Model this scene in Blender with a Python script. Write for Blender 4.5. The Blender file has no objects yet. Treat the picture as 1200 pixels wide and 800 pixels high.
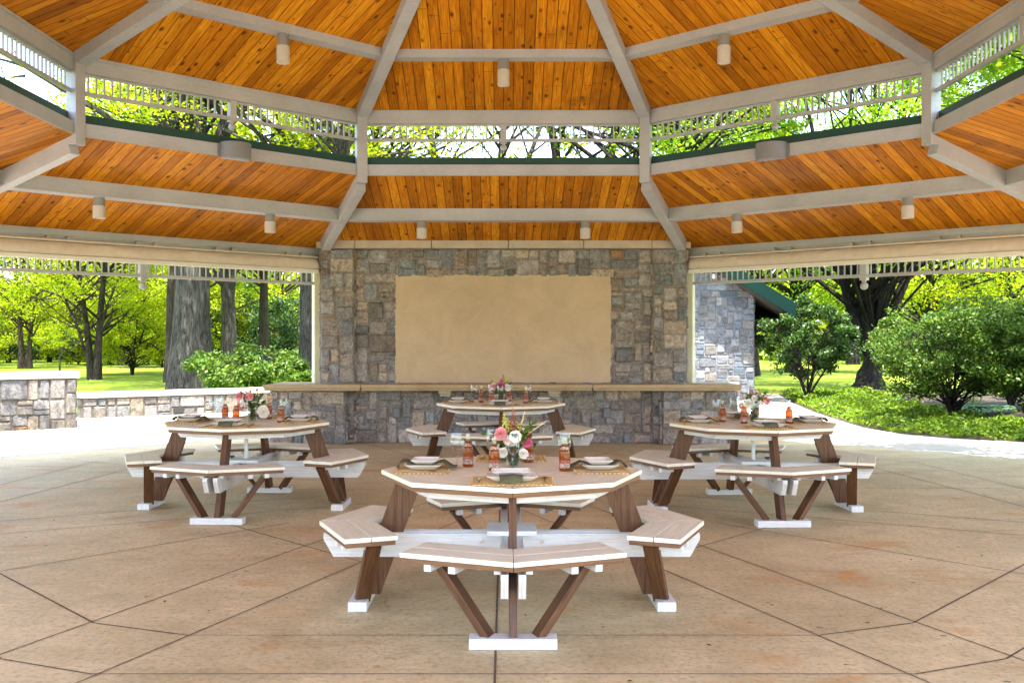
import bpy, math, random
import numpy as np
from mathutils import Vector, Matrix, Euler

SC = bpy.context.scene
COL = SC.collection
R = math.radians

# ------------------------------------------------------------------ helpers
def tag(o, label=None, cat=None, group=None, kind=None):
    if label: o['label'] = label
    if cat: o['category'] = cat
    if group: o['group'] = group
    if kind: o['kind'] = kind
    return o

def empty(name, loc=(0, 0, 0), rz=0.0):
    o = bpy.data.objects.new(name, None)
    o.empty_display_size = 0.1
    COL.objects.link(o)
    o.location = loc
    o.rotation_euler = (0, 0, rz)
    return o

def children(o):
    return [c for c in COL.objects if c.parent == o]

def copy_tree(o, parent=None):
    c = o.copy()
    COL.objects.link(c)
    c.parent = parent
    for ch in children(o):
        copy_tree(ch, c)
    return c

class MB:
    """collects polygons; build() links them as one mesh object"""
    def __init__(s):
        s.v = []; s.f = []; s.uv = []; s.c = []
    def face(s, pts, uv=None, col=None):
        i = len(s.v)
        s.v += [tuple(p) for p in pts]
        s.f.append(tuple(range(i, i + len(pts))))
        s.uv += list(uv) if uv is not None else [(p[0], p[1]) for p in pts]
        s.c += [col or (1, 1, 1, 1)] * len(pts)
    def box(s, c, size, M=None):
        """axis box of SIZE round C, then M; uv runs along the longest side"""
        hx, hy, hz = size[0] / 2, size[1] / 2, size[2] / 2
        P = [Vector((c[0] + dx * hx, c[1] + dy * hy, c[2] + dz * hz)) for dz in (-1, 1) for dy in (-1, 1) for dx in (-1, 1)]
        L = max(range(3), key=lambda k: size[k])
        off = random.uniform(0, 20)
        for f in ((0, 2, 3, 1), (4, 5, 7, 6), (0, 1, 5, 4), (2, 6, 7, 3), (0, 4, 6, 2), (1, 3, 7, 5)):
            o = [k for k in range(3) if k != L]
            ext = [max(P[i][k] for i in f) - min(P[i][k] for i in f) for k in o]
            w = o[0] if ext[0] > ext[1] else o[1]
            q = [P[i] for i in f]
            uv = [(p[L] + off, p[w] + off) for p in q]
            s.face([(M @ p) if M is not None else p for p in q], uv)
    def beam(s, p0, p1, w, h, drop=0.0):
        """box from p0 to p1 (centre of its top, lowered by drop), w wide, h deep, kept upright"""
        p0, p1 = Vector(p0), Vector(p1)
        d = p1 - p0; L = d.length; d.normalize()
        side = d.cross(Vector((0, 0, 1)))
        if side.length < 1e-6: side = Vector((1, 0, 0))
        side.normalize(); up = side.cross(d).normalized()
        M = Matrix((( d.x, side.x, up.x, 0), (d.y, side.y, up.y, 0), (d.z, side.z, up.z, 0), (0, 0, 0, 1)))
        M.translation = (p0 + p1) / 2
        s.box((0, 0, -h / 2 - drop), (L, w, h), M)
    def prism(s, poly, z0, z1, u=(1, 0)):
        """extruded polygon (counter-clockwise seen from above)"""
        n = len(poly); off = random.uniform(0, 20)
        uu = lambda p: (p[0] * u[0] + p[1] * u[1] + off, -p[0] * u[1] + p[1] * u[0] + off)
        s.face([(p[0], p[1], z1) for p in poly], [uu(p) for p in poly])
        s.face([(p[0], p[1], z0) for p in reversed(poly)], [uu(p) for p in reversed(poly)])
        for i in range(n):
            a, b = poly[i], poly[(i + 1) % n]
            L = math.hypot(b[0] - a[0], b[1] - a[1])
            s.face([(a[0], a[1], z0), (b[0], b[1], z0), (b[0], b[1], z1), (a[0], a[1], z1)], [(off, z0), (off + L, z0), (off + L, z1), (off, z1)])
    def tube(s, pts, rad, n=8, cap=True):
        """tapered tube along a polyline"""
        rings = []; dist = 0.0
        for i, p in enumerate(pts):
            p = Vector(p)
            a = Vector(pts[max(i - 1, 0)]); b = Vector(pts[min(i + 1, len(pts) - 1)])
            d = (b - a)
            d = d.normalized() if d.length > 1e-9 else Vector((0, 0, 1))
            x = d.cross(Vector((0.0, 1.0, 0.0)) if abs(d.y) < 0.9 else Vector((1, 0, 0))).normalized()
            y = d.cross(x).normalized()
            if i: dist += (p - Vector(pts[i - 1])).length
            r = rad[i] if hasattr(rad, '__len__') else rad
            rings.append(([p + (x * math.cos(t) + y * math.sin(t)) * r for t in [2 * math.pi * k / n for k in range(n)]], dist))
        for (A, da), (B, db) in zip(rings, rings[1:]):
            for k in range(n):
                m = (k + 1) % n
                s.face([A[k], A[m], B[m], B[k]], [(da, k / n), (da, (k + 1) / n), (db, (k + 1) / n), (db, k / n)])
        if cap:
            s.face(list(reversed(rings[0][0]))); s.face(rings[-1][0])
    def lathe(s, prof, n=24, c=(0, 0, 0), arc=None, cap=False):
        """profile [(r, z)] turned about z"""
        full = arc is None
        a0, a1 = (0, 2 * math.pi) if full else arc
        for (r0, z0), (r1, z1) in zip(prof, prof[1:]):
            for k in range(n):
                t0 = a0 + (a1 - a0) * k / n; t1 = a0 + (a1 - a0) * (k + 1) / n
                q = [(c[0] + r * math.cos(t), c[1] + r * math.sin(t), c[2] + z) for r, z, t in ((r0, z0, t0), (r0, z0, t1), (r1, z1, t1), (r1, z1, t0))]
                if r0 < 1e-6: q = [q[0], q[2], q[3]]
                elif r1 < 1e-6: q = [q[0], q[1], q[2]]
                s.face(q)
    def sphere(s, c, r, n=12, sq=1.0):
        m = n // 2
        s.lathe([(r * math.sin(math.pi * i / m) if 0 < i < m else 0.0, -r * sq * math.cos(math.pi * i / m)) for i in range(m + 1)], n, c)
    def build(s, name, mat, parent=None, smooth=False, bevel=0.0, merge=False, loc=None, rz=None):
        me = bpy.data.meshes.new(name)
        me.from_pydata([tuple(p) for p in s.v], [], s.f)
        ul = me.uv_layers.new(name='UVMap')
        ul.data.foreach_set('uv', np.array(s.uv, dtype=np.float32).ravel())
        ca = me.color_attributes.new('tint', 'FLOAT_COLOR', 'CORNER')
        ca.data.foreach_set('color', np.array(s.c, dtype=np.float32).ravel())
        if merge or bevel or smooth:
            import bmesh
            bm = bmesh.new(); bm.from_mesh(me)
            bmesh.ops.remove_doubles(bm, verts=bm.verts, dist=1e-5)
            bm.to_mesh(me); bm.free()
        me.materials.append(mat)
        if smooth:
            me.polygons.foreach_set('use_smooth', [True] * len(me.polygons))
            me.set_sharp_from_angle(angle=R(40)) if hasattr(me, 'set_sharp_from_angle') else None
        me.update()
        o = bpy.data.objects.new(name, me)
        COL.objects.link(o)
        o.parent = parent
        if loc is not None: o.location = loc
        if rz is not None: o.rotation_euler = (0, 0, rz)
        if bevel:
            b = o.modifiers.new('bevel', 'BEVEL'); b.width = bevel; b.segments = 2; b.limit_method = 'ANGLE'; b.angle_limit = R(50)
        return o

# ------------------------------------------------------------------ materials
class NT:
    def __init__(s, name):
        s.m = bpy.data.materials.new(name); s.m.use_nodes = True
        s.t = s.m.node_tree; s.t.nodes.clear()
        s.out = s.t.nodes.new('ShaderNodeOutputMaterial')
    def n(s, typ, **kw):
        nd = s.t.nodes.new('ShaderNode' + typ)
        for k, v in kw.items(): setattr(nd, k, v)
        return nd
    def link(s, a, b): s.t.links.new(a, b)
    def val(s, sock, v):
        if isinstance(v, bpy.types.NodeSocket): s.link(v, sock)
        else: sock.default_value = v
    def math(s, op, a, b=None, c=None, clamp=False):
        nd = s.n('Math', operation=op); nd.use_clamp = clamp
        s.val(nd.inputs[0], a)
        if b is not None: s.val(nd.inputs[1], b)
        if c is not None: s.val(nd.inputs[2], c)
        return nd.outputs[0]
    def mix(s, f, a, b, blend='MIX'):
        nd = s.n('MixRGB', blend_type=blend)
        s.val(nd.inputs[0], f)
        for k, v in ((1, a), (2, b)):
            s.val(nd.inputs[k], v if isinstance(v, bpy.types.NodeSocket) else (*v[:3], 1))
        return nd.outputs[0]
    def noise(s, vec, scale, detail=4, rough=0.55, dist=0.0):
        nd = s.n('TexNoise')
        if vec is not None: s.link(vec, nd.inputs['Vector'])
        nd.inputs['Scale'].default_value = scale; nd.inputs['Detail'].default_value = detail
        nd.inputs['Roughness'].default_value = rough; nd.inputs['Distortion'].default_value = dist
        return nd.outputs['Fac']
    def ramp(s, fac, stops, interp='LINEAR'):
        nd = s.n('ValToRGB'); s.link(fac, nd.inputs[0])
        cr = nd.color_ramp; cr.interpolation = interp
        while len(cr.elements) < len(stops): cr.elements.new(0.5)
        for e, (p, c) in zip(cr.elements, stops):
            e.position = p; e.color = (*c[:3], 1) if hasattr(c, '__len__') else (c, c, c, 1)
        return nd.outputs[0]
    def mapping(s, vec, scale=(1, 1, 1), loc=(0, 0, 0), rot=(0, 0, 0)):
        nd = s.n('Mapping'); s.link(vec, nd.inputs[0])
        nd.inputs['Scale'].default_value = scale; nd.inputs['Location'].default_value = loc; nd.inputs['Rotation'].default_value = rot
        return nd.outputs[0]
    def obj(s): return s.n('TexCoord').outputs['Object']
    def world(s): return s.n('NewGeometry').outputs['Position']
    def uv(s): return s.n('TexCoord').outputs['UV']
    def attr(s, name, out='Color'):
        nd = s.n('Attribute'); nd.attribute_name = name; return nd.outputs[out]
    def bump(s, h, strength=0.3, dist=0.01):
        nd = s.n('Bump'); s.link(h, nd.inputs['Height'])
        nd.inputs['Strength'].default_value = strength; nd.inputs['Distance'].default_value = dist
        return nd.outputs[0]
    def bsdf(s, col, rough=0.6, bump=None, metal=0.0, spec=0.5, **kw):
        b = s.n('BsdfPrincipled')
        s.val(b.inputs['Base Color'], col if isinstance(col, bpy.types.NodeSocket) else (*col[:3], 1))
        s.val(b.inputs['Roughness'], rough)
        b.inputs['Metallic'].default_value = metal
        b.inputs['Specular IOR Level'].default_value = spec
        for k, v in kw.items(): s.val(b.inputs[k.replace('_', ' ')], v)
        if bump is not None: s.link(bump, b.inputs['Normal'])
        s.link(b.outputs[0], s.out.inputs[0])
        return b

M = {}
def paint(name, col, rough=0.5, var=0.12, spec=0.4):
    t = NT(name); v = t.world()
    n1 = t.noise(v, 2.3, 5); n2 = t.noise(t.mapping(v, (3, 3, 14)), 6, 4)
    f = t.math('MULTIPLY_ADD', n1, 0.6, t.math('MULTIPLY', n2, 0.4))
    dark = tuple(c * (1 - var * 1.6) for c in col); lite = tuple(min(1, c * (1 + var * 0.8)) for c in col)
    t.bsdf(t.ramp(f, [(0.3, dark), (0.65, lite)]), rough, t.bump(t.noise(t.mapping(v, (1, 1, 1)), 60, 3), 0.08, 0.004), spec=spec)
    M[name] = t.m
paint('trim_paint', (0.42, 0.42, 0.435), 0.45)
paint('cream_paint', (0.74, 0.74, 0.55), 0.5)
paint('green_metal', (0.012, 0.06, 0.045), 0.4, 0.1)
paint('roof_green', (0.0018, 0.015, 0.012), 0.65, 0.1, 0.08)  # base colour darkened to stand in for shade on the building's roof
paint('lamp_white', (0.56, 0.51, 0.47), 0.4, 0.06)
paint('lamp_grey', (0.25, 0.235, 0.225), 0.45, 0.06)
paint('galvanised', (0.20, 0.20, 0.205), 0.45, 0.1)
paint('box_grey', (0.13, 0.15, 0.17), 0.5, 0.1)
paint('hem_white', (0.82, 0.8, 0.75), 0.7, 0.05)
paint('black_hole', (0.02, 0.02, 0.018), 0.9, 0.1)
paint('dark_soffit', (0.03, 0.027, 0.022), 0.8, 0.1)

def make_ceiling():
    t = NT('pine_ceiling'); uv = t.uv()
    sep = t.n('SeparateXYZ'); t.link(uv, sep.inputs[0]); u, v = sep.outputs[0], sep.outputs[1]
    pw = 0.118
    q = t.math('DIVIDE', u, pw); idx = t.math('FLOOR', q); fr = t.math('FRACT', q)
    wn = t.n('TexWhiteNoise', noise_dimensions='1D'); t.link(idx, wn.inputs['W'])
    # each board shifts its grain; boards break into lengths
    cmb = t.n('CombineXYZ'); t.link(u, cmb.inputs[0])
    t.link(t.math('MULTIPLY_ADD', wn.outputs[0], 37.0, v), cmb.inputs[1]); t.link(t.math('MULTIPLY', idx, 3.17), cmb.inputs[2])
    vec = cmb.outputs[0]
    grain = t.noise(t.mapping(vec, (14, 0.9, 1)), 3.0, 5, 0.6, 1.2)
    fine = t.noise(t.mapping(vec, (70, 1.6, 1)), 3.0, 3, 0.6)
    base = t.ramp(grain, [(0.32, (0.30, 0.085, 0.002)), (0.5, (0.52, 0.182, 0.004)), (0.68, (0.70, 0.295, 0.014))])
    base = t.mix(0.25, base, t.ramp(fine, [(0.3, (0.30, 0.085, 0.004)), (0.7, (0.66, 0.26, 0.022))]))
    base = t.mix(0.75, base, t.ramp(wn.outputs[0], [(0.0, (0.50, 0.42, 0.34)), (0.3, (0.88, 0.84, 0.8)), (0.7, (1.12, 1.12, 1.0)), (1.0, (1.35, 1.55, 1.8))]), 'MULTIPLY')
    # knots, two sizes
    def knots(sx, sy, lo, hi, keep):
        vo = t.n('TexVoronoi'); t.link(t.mapping(vec, (sx, sy, 1)), vo.inputs['Vector']); vo.inputs['Scale'].default_value = 1
        k = t.math('SUBTRACT', 1.0, t.n_map(vo.outputs['Distance'], lo, hi))
        sp = t.n('SeparateXYZ'); t.link(vo.outputs['Color'], sp.inputs[0])
        return t.math('MULTIPLY', k, t.math('GREATER_THAN', sp.outputs[0], keep))
    def n_map(x, lo, hi):
        nd = t.n('MapRange'); t.link(x, nd.inputs[0]); nd.inputs[1].default_value = lo; nd.inputs[2].default_value = hi
        return nd.outputs[0]
    t.n_map = n_map
    k1 = knots(9.0, 5.0, 0.10, 0.26, 0.55); k2 = knots(15, 9, 0.08, 0.2, 0.72)
    base = t.mix(t.math('MULTIPLY', k1, 0.85), base, (0.055, 0.014, 0.003))
    base = t.mix(t.math('MULTIPLY', k2, 0.8), base, (0.09, 0.025, 0.004))
    gap = t.math('MAXIMUM', t.math('LESS_THAN', fr, 0.045), t.math('GREATER_THAN', fr, 0.955))
    but = t.math('FRACT', t.math('MULTIPLY_ADD', wn.outputs[0], 7.3, t.math('DIVIDE', v, 3.7)))
    base = t.mix(t.math('MULTIPLY', t.math('LESS_THAN', but, 0.0022), 0.7), base, (0.045, 0.014, 0.003))
    stain = t.ramp(t.noise(t.mapping(uv, (1, 1, 1), (5.3, 2.2, 0)), 0.9, 5, 0.65, 0.6), [(0.52, 0), (0.66, 1)])
    base = t.mix(t.math('MULTIPLY', stain, 0.4), base, (0.16, 0.06, 0.008))
    base = t.mix(t.math('MULTIPLY', gap, 0.75), base, (0.045, 0.014, 0.003))
    h = t.math('SUBTRACT', 1.0, gap)
    t.bsdf(base, 0.55, t.bump(h, 0.6, 0.008), spec=0.08)
    M['pine_ceiling'] = t.m
make_ceiling()

def make_concrete(name, a, b, stain, rough, amount):
    t = NT(name); v = t.world()
    n1 = t.noise(v, 0.45, 6, 0.6); n2 = t.noise(v, 3.1, 6, 0.65, 0.6); n3 = t.noise(v, 30, 4, 0.75)
    col = t.ramp(t.math('MULTIPLY_ADD', n1, 0.5, t.math('MULTIPLY_ADD', n2, 0.3, t.math('MULTIPLY', n3, 0.2))), [(0.40, a), (0.60, b)])
    st = t.ramp(t.noise(t.mapping(v, (0.8, 1.3, 1), (3.1, 7.7, 0)), 1.15, 5, 0.62, 0.8), [(0.56, 0), (0.72, 1)])
    col = t.mix(t.math('MULTIPLY', st, amount), col, stain)
    st2 = t.ramp(t.noise(t.mapping(v, (1.5, 0.5, 1), (13.1, 2.7, 0)), 1.7, 6, 0.7, 1.5), [(0.55, 0), (0.7, 1)])
    col = t.mix(t.math('MULTIPLY', st2, amount * 0.3), col, tuple(c * 0.6 for c in a))
    col = t.mix(t.math('MULTIPLY', t.ramp(n3, [(0.36, 1), (0.48, 0)]), 0.4), col, tuple(c * 0.6 for c in a))
    # trowel streaks
    col = t.mix(0.09, col, t.ramp(t.noise(t.mapping(v, (1.5, 9, 1)), 2.2, 4, 0.6), [(0.35, tuple(c * 0.7 for c in a)), (0.65, b)]))
    # sparse dark specks of grit and leaf scraps
    vo = t.n('TexVoronoi'); t.link(t.mapping(v, (3.0, 5.0, 1)), vo.inputs['Vector']); vo.inputs['Scale'].default_value = 1.0
    sp = t.n('SeparateXYZ'); t.link(vo.outputs['Color'], sp.inputs[0])
    speck = t.math('MULTIPLY', t.math('LESS_THAN', vo.outputs['Distance'], 0.055), t.math('GREATER_THAN', sp.outputs[0], 0.6))
    col = t.mix(t.math('MULTIPLY', speck, 0.75), col, (0.07, 0.045, 0.03))
    r = t.ramp(n2, [(0.3, rough - 0.12), (0.7, rough + 0.1)])
    t.bsdf(col, r, t.bump(t.math('MULTIPLY_ADD', n3, 0.4, t.math('MULTIPLY', n2, 0.6)), 0.12, 0.01), spec=0.35)
    M[name] = t.m
make_concrete('concrete_tan', (0.40, 0.31, 0.165), (0.71, 0.57, 0.345), (0.52, 0.24, 0.06), 0.6, 0.95)
make_concrete('concrete_pale', (0.29, 0.265, 0.22), (0.42, 0.39, 0.335), (0.32, 0.26, 0.19), 0.75, 0.5)

def make_stone(name, mul, rough=0.85):
    t = NT(name); v = t.world(); c = t.attr('tint')
    n1 = t.noise(v, 8, 7, 0.75, 1.4); n2 = t.noise(v, 30, 5, 0.78, 0.6)
    f = t.math('MULTIPLY_ADD', n1, 0.5, t.math('MULTIPLY', n2, 0.5))
    col = t.mix(1.0, c, t.ramp(f, [(0.37, (0.27, 0.27, 0.29)), (0.46, (0.78, 0.77, 0.77)), (0.53, (1.15, 1.13, 1.09)), (0.63, (1.75, 1.65, 1.5))]), 'MULTIPLY')
    veins = t.ramp(t.noise(v, 13, 6, 0.6, 3.5), [(0.455, 0), (0.49, 1), (0.51, 1), (0.545, 0)])
    col = t.mix(t.math('MULTIPLY', veins, 0.38), col, (0.055, 0.052, 0.055))
    col = t.mix(1.0, col, (mul[0], mul[1], mul[2]), 'MULTIPLY')
    t.bsdf(col, rough, t.bump(f, 0.7, 0.02), spec=0.25)
    M[name] = t.m
make_stone('field_stone', (1.2, 1.22, 1.28))
make_stone('garden_stone', (0.37, 0.355, 0.335))
make_stone('building_stone', (0.42, 0.44, 0.47))

def make_plain_stone(name, a, b, sc=5):
    t = NT(name); v = t.world()
    n1 = t.noise(v, sc, 6, 0.65, 0.7); n2 = t.noise(v, 70, 3, 0.7)
    col = t.ramp(n1, [(0.3, a), (0.7, b)])
    col = t.mix(0.2, col, t.ramp(n2, [(0.3, tuple(c * 0.5 for c in a)), (0.7, b)]))
    t.bsdf(col, 0.8, t.bump(n2, 0.25, 0.006), spec=0.25)
    M[name] = t.m
make_plain_stone('cap_stone', (0.45, 0.37, 0.29), (0.58, 0.50, 0.40))
make_plain_stone('ledge_stone', (0.40, 0.29, 0.16), (0.54, 0.42, 0.26), 3)
make_plain_stone('garden_cap', (0.33, 0.29, 0.235), (0.43, 0.385, 0.32))
make_plain_stone('plaster', (0.50, 0.385, 0.26), (0.66, 0.525, 0.375), 2.2)
make_plain_stone('mulch', (0.025, 0.018, 0.012), (0.07, 0.05, 0.033), 14)

def make_board(name, a, b, rough=0.5, gs=9.0, spec=0.4):
    t = NT(name); uv = t.uv()
    g = t.noise(t.mapping(uv, (1.2, 26, 1)), gs / 4, 5, 0.62, 0.7); f = t.noise(t.mapping(uv, (3, 120, 1)), gs / 3, 3, 0.6)
    col = t.ramp(t.math('MULTIPLY_ADD', g, 0.6, t.math('MULTIPLY', f, 0.4)), [(0.38, a), (0.60, b)])
    gr = t.ramp(t.noise(t.world(), 7, 6, 0.7, 0.8), [(0.5, 0), (0.68, 1)])
    col = t.mix(t.math('MULTIPLY', gr, 0.22), col, tuple(c * 0.45 for c in a))
    t.bsdf(col, rough, t.bump(f, 0.15, 0.003), spec=spec)
    M[name] = t.m
make_board('board_birch', (0.69, 0.65, 0.53), (0.86, 0.84, 0.73), 0.40)
make_board('board_white', (0.58, 0.565, 0.55), (0.76, 0.75, 0.735), 0.5)
make_board('board_brown', (0.055, 0.023, 0.009), (0.165, 0.072, 0.030), 0.42, spec=0.3)
make_board('board_trim', (0.12, 0.058, 0.028), (0.24, 0.125, 0.062), 0.45, spec=0.3)

def make_fabric(name, a, b, rough=0.9, sc=300):
    t = NT(name); v = t.obj()
    n = t.noise(v, sc, 2, 0.6); m = t.noise(v, 12, 4)
    t.bsdf(t.ramp(t.math('MULTIPLY_ADD', n, 0.5, t.math('MULTIPLY', m, 0.5)), [(0.35, a), (0.65, b)]), rough, t.bump(n, 0.3, 0.002), spec=0.2)
    M[name] = t.m
make_fabric('olive_linen', (0.07, 0.072, 0.042), (0.125, 0.125, 0.075))
make_fabric('canvas_beige', (0.64, 0.56, 0.48), (0.74, 0.66, 0.58), 0.85, 90)

def make_wicker():
    t = NT('wicker'); v = t.obj()
    w1 = t.n('TexWave', wave_type='BANDS', bands_direction='DIAGONAL'); t.link(t.mapping(v, (1, 1, 0)), w1.inputs[0]); w1.inputs['Scale'].default_value = 26; w1.inputs['Distortion'].default_value = 1.2
    w2 = t.n('TexWave', wave_type='BANDS', bands_direction='DIAGONAL'); t.link(t.mapping(v, (-1, 1, 0)), w2.inputs[0]); w2.inputs['Scale'].default_value = 26; w2.inputs['Distortion'].default_value = 1.2
    h = t.math('MULTIPLY', w1.outputs['Fac'], w2.outputs['Fac'])
    col = t.ramp(h, [(0.005, (0.46, 0.27, 0.09)), (0.06, (0.72, 0.49, 0.22)), (0.5, (0.86, 0.68, 0.40))])
    t.bsdf(col, 0.6, t.bump(h, 0.8, 0.006), spec=0.3)
    M['wicker'] = t.m
make_wicker()

def simple(name, col, rough=0.5, metal=0.0, spec=0.5, var=0.06):
    t = NT(name); n = t.noise(t.obj(), 25, 3)
    t.bsdf(t.ramp(n, [(0.3, tuple(c * (1 - var) for c in col)), (0.7, tuple(min(1, c * (1 + var)) for c in col))]), rough, None, metal, spec)
    M[name] = t.m
simple('porcelain', (0.80, 0.79, 0.77), 0.18, var=0.01)
simple('steel', (0.55, 0.53, 0.5), 0.25, 1.0)
simple('joint_dark', (0.12, 0.075, 0.045), 0.9, var=0.5)
simple('bottle_cap', (0.62, 0.6, 0.56), 0.35, 0.6)
simple('petal_pink', (0.78, 0.34, 0.38), 0.6, var=0.25)
simple('petal_blush', (0.80, 0.50, 0.46), 0.6, var=0.15)
simple('petal_magenta', (0.62, 0.10, 0.25), 0.6, var=0.25)
simple('petal_white', (0.82, 0.80, 0.74), 0.6, var=0.05)
simple('petal_yellow', (0.55, 0.55, 0.10), 0.6, var=0.3)
simple('petal_rust', (0.36, 0.10, 0.05), 0.7, var=0.3)
simple('flower_eye', (0.012, 0.010, 0.02), 0.7)
simple('straw', (0.62, 0.45, 0.24), 0.7, var=0.2)
simple('stem_green', (0.10, 0.18, 0.03), 0.6, var=0.3)

def make_glass(name, tint, gloss, rough=0.03):
    t = NT(name)
    tr = t.n('BsdfTransparent'); tr.inputs[0].default_value = (*tint, 1)
    gl = t.n('BsdfGlossy'); gl.inputs[0].default_value = (1, 1, 1, 1); gl.inputs['Roughness'].default_value = rough
    lw = t.n('LayerWeight'); lw.inputs[0].default_value = 0.5
    mx = t.n('MixShader'); t.link(t.math('MULTIPLY_ADD', t.math('POWER', lw.outputs['Facing'], 3.0), gloss, 0.035, True), mx.inputs[0])
    t.link(tr.outputs[0], mx.inputs[1]); t.link(gl.outputs[0], mx.inputs[2]); t.link(mx.outputs[0], t.out.inputs[0])
    M[name] = t.m
make_glass('clear_glass', (0.93, 0.945, 0.94), 0.6)
make_glass('water', (0.88, 0.94, 0.82), 0.4)

def make_amber():
    t = NT('amber_bottle')
    tr = t.n('BsdfTransparent'); tr.inputs[0].default_value = (0.80, 0.30, 0.03, 1)
    p = t.n('BsdfPrincipled'); p.inputs['Base Color'].default_value = (0.34, 0.105, 0.008, 1); p.inputs['Roughness'].default_value = 0.12
    p.inputs['Coat Weight'].default_value = 0.6
    mx = t.n('MixShader'); mx.inputs[0].default_value = 0.45
    t.link(tr.outputs[0], mx.inputs[1]); t.link(p.outputs[0], mx.inputs[2]); t.link(mx.outputs[0], t.out.inputs[0])
    M['amber_bottle'] = t.m
make_amber()
def make_label():
    t = NT('bottle_label'); v = t.obj(); sep = t.n('SeparateXYZ'); t.link(v, sep.inputs[0])
    z = sep.outputs[2]
    band = t.math('MULTIPLY', t.math('GREATER_THAN', z, 0.045), t.math('LESS_THAN', z, 0.064))
    n = t.noise(t.mapping(v, (60, 60, 90)), 1.5, 3)
    col = t.mix(t.math('MULTIPLY', band, 0.9), t.ramp(n, [(0.42, (0.16, 0.08, 0.06)), (0.56, (0.52, 0.42, 0.36))]), t.ramp(n, [(0.4, (0.22, 0.02, 0.015)), (0.6, (0.42, 0.09, 0.05))]))
    t.bsdf(col, 0.5); M['bottle_label'] = t.m
make_label()

def make_leaf(name, dark, mid, lite, trans=0.5, rough=0.45, spec=0.3):
    t = NT(name); r = t.attr('leafvar', 'Fac')
    col = t.ramp(r, [(0.0, dark), (0.5, mid), (1.0, lite)])
    p = t.n('BsdfPrincipled'); t.link(col, p.inputs['Base Color']); p.inputs['Roughness'].default_value = rough; p.inputs['Specular IOR Level'].default_value = spec
    tl = t.n('BsdfTranslucent'); t.link(t.mix(1.0, col, (1.55, 1.5, 0.55), 'MULTIPLY'), tl.inputs[0])
    mx = t.n('MixShader'); mx.inputs[0].default_value = trans
    t.link(p.outputs[0], mx.inputs[1]); t.link(tl.outputs[0], mx.inputs[2]); t.link(mx.outputs[0], t.out.inputs[0])
    M[name] = t.m
make_leaf('leaf_spring', (0.055, 0.12, 0.005), (0.22, 0.29, 0.008), (0.40, 0.42, 0.02), 0.5, 0.55, 0.1)
make_leaf('leaf_green', (0.055, 0.13, 0.008), (0.12, 0.22, 0.010), (0.21, 0.30, 0.014), 0.5, 0.55, 0.15)
make_leaf('leaf_dark', (0.015, 0.04, 0.008), (0.03, 0.07, 0.012), (0.06, 0.11, 0.02), 0.25, 0.42, 0.25)
make_leaf('leaf_gloss', (0.02, 0.055, 0.008), (0.055, 0.11, 0.014), (0.14, 0.19, 0.03), 0.3, 0.45, 0.16)
make_leaf('leaf_cover', (0.03, 0.075, 0.006), (0.085, 0.155, 0.009), (0.19, 0.25, 0.016), 0.4, 0.5, 0.2)
make_leaf('leaf_hosta', (0.05, 0.11, 0.06), (0.08, 0.16, 0.09), (0.12, 0.21, 0.13), 0.3, 0.5, 0.2)
make_leaf('leaf_bouquet', (0.03, 0.08, 0.012), (0.07, 0.14, 0.02), (0.16, 0.22, 0.04), 0.35)

make_leaf('litter', (0.03, 0.017, 0.008), (0.09, 0.05, 0.022), (0.22, 0.14, 0.07), 0.1)

def make_bark(name, a, b, sc=1.0):
    t = NT(name); v = t.world()
    w = t.noise(t.mapping(v, (7 * sc, 7 * sc, 1.1 * sc)), 2.2, 7, 0.68, 1.4)
    m = t.noise(v, 1.3, 4)
    col = t.mix(0.35, t.ramp(w, [(0.40, a), (0.56, b)]), t.ramp(m, [(0.35, a), (0.7, b)]))
    t.bsdf(col, 0.9, t.bump(w, 1.0, 0.08), spec=0.15)
    M[name] = t.m
make_bark('bark_grey', (0.010, 0.009, 0.008), (0.085, 0.077, 0.066))
make_bark('bark_brown', (0.014, 0.011, 0.008), (0.07, 0.055, 0.04))
make_bark('bark_dark', (0.006, 0.005, 0.005), (0.03, 0.025, 0.021))

def make_lawn():
    t = NT('lawn_grass'); v = t.world()
    n1 = t.noise(v, 0.35, 5, 0.6); n2 = t.noise(v, 9, 5, 0.7); n3 = t.noise(t.mapping(v, (1, 0.3, 1)), 60, 3, 0.7)
    f = t.math('MULTIPLY_ADD', n1, 0.5, t.math('MULTIPLY_ADD', n2, 0.3, t.math('MULTIPLY', n3, 0.2)))
    col = t.ramp(f, [(0.3, (0.06, 0.10, 0.008)), (0.5, (0.12, 0.17, 0.014)), (0.7, (0.21, 0.235, 0.03))])
    t.bsdf(col, 0.9, t.bump(n2, 0.6, 0.03), spec=0.1); M['lawn_grass'] = t.m
make_lawn()
SUN_E, SKY_E, EXPO = 3.4, 0.15, 3.2
# ------------------------------------------------------------------ pavilion geometry (octagon round C)
CY = 8.48
def P(k, a, s, z):
    """point by side k (0 = stone wall side), distance a from the centre, s along the side"""
    th = R(45 * k)
    return (math.sin(th) * a + math.cos(th) * s, CY + math.cos(th) * a - math.sin(th) * s, z)
def V(k, r, z):
    """point on the ray to the corner between side k-1 and k"""
    th = R(45 * k - 22.5)
    return (math.sin(th) * r, CY + math.cos(th) * r, z)
T8 = math.tan(R(22.5))
def upz(a): return 4.356 + 0.42 * (4.28 - a)
def loz(a): return 3.537 - 0.325 * (a - 4.28)

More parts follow.
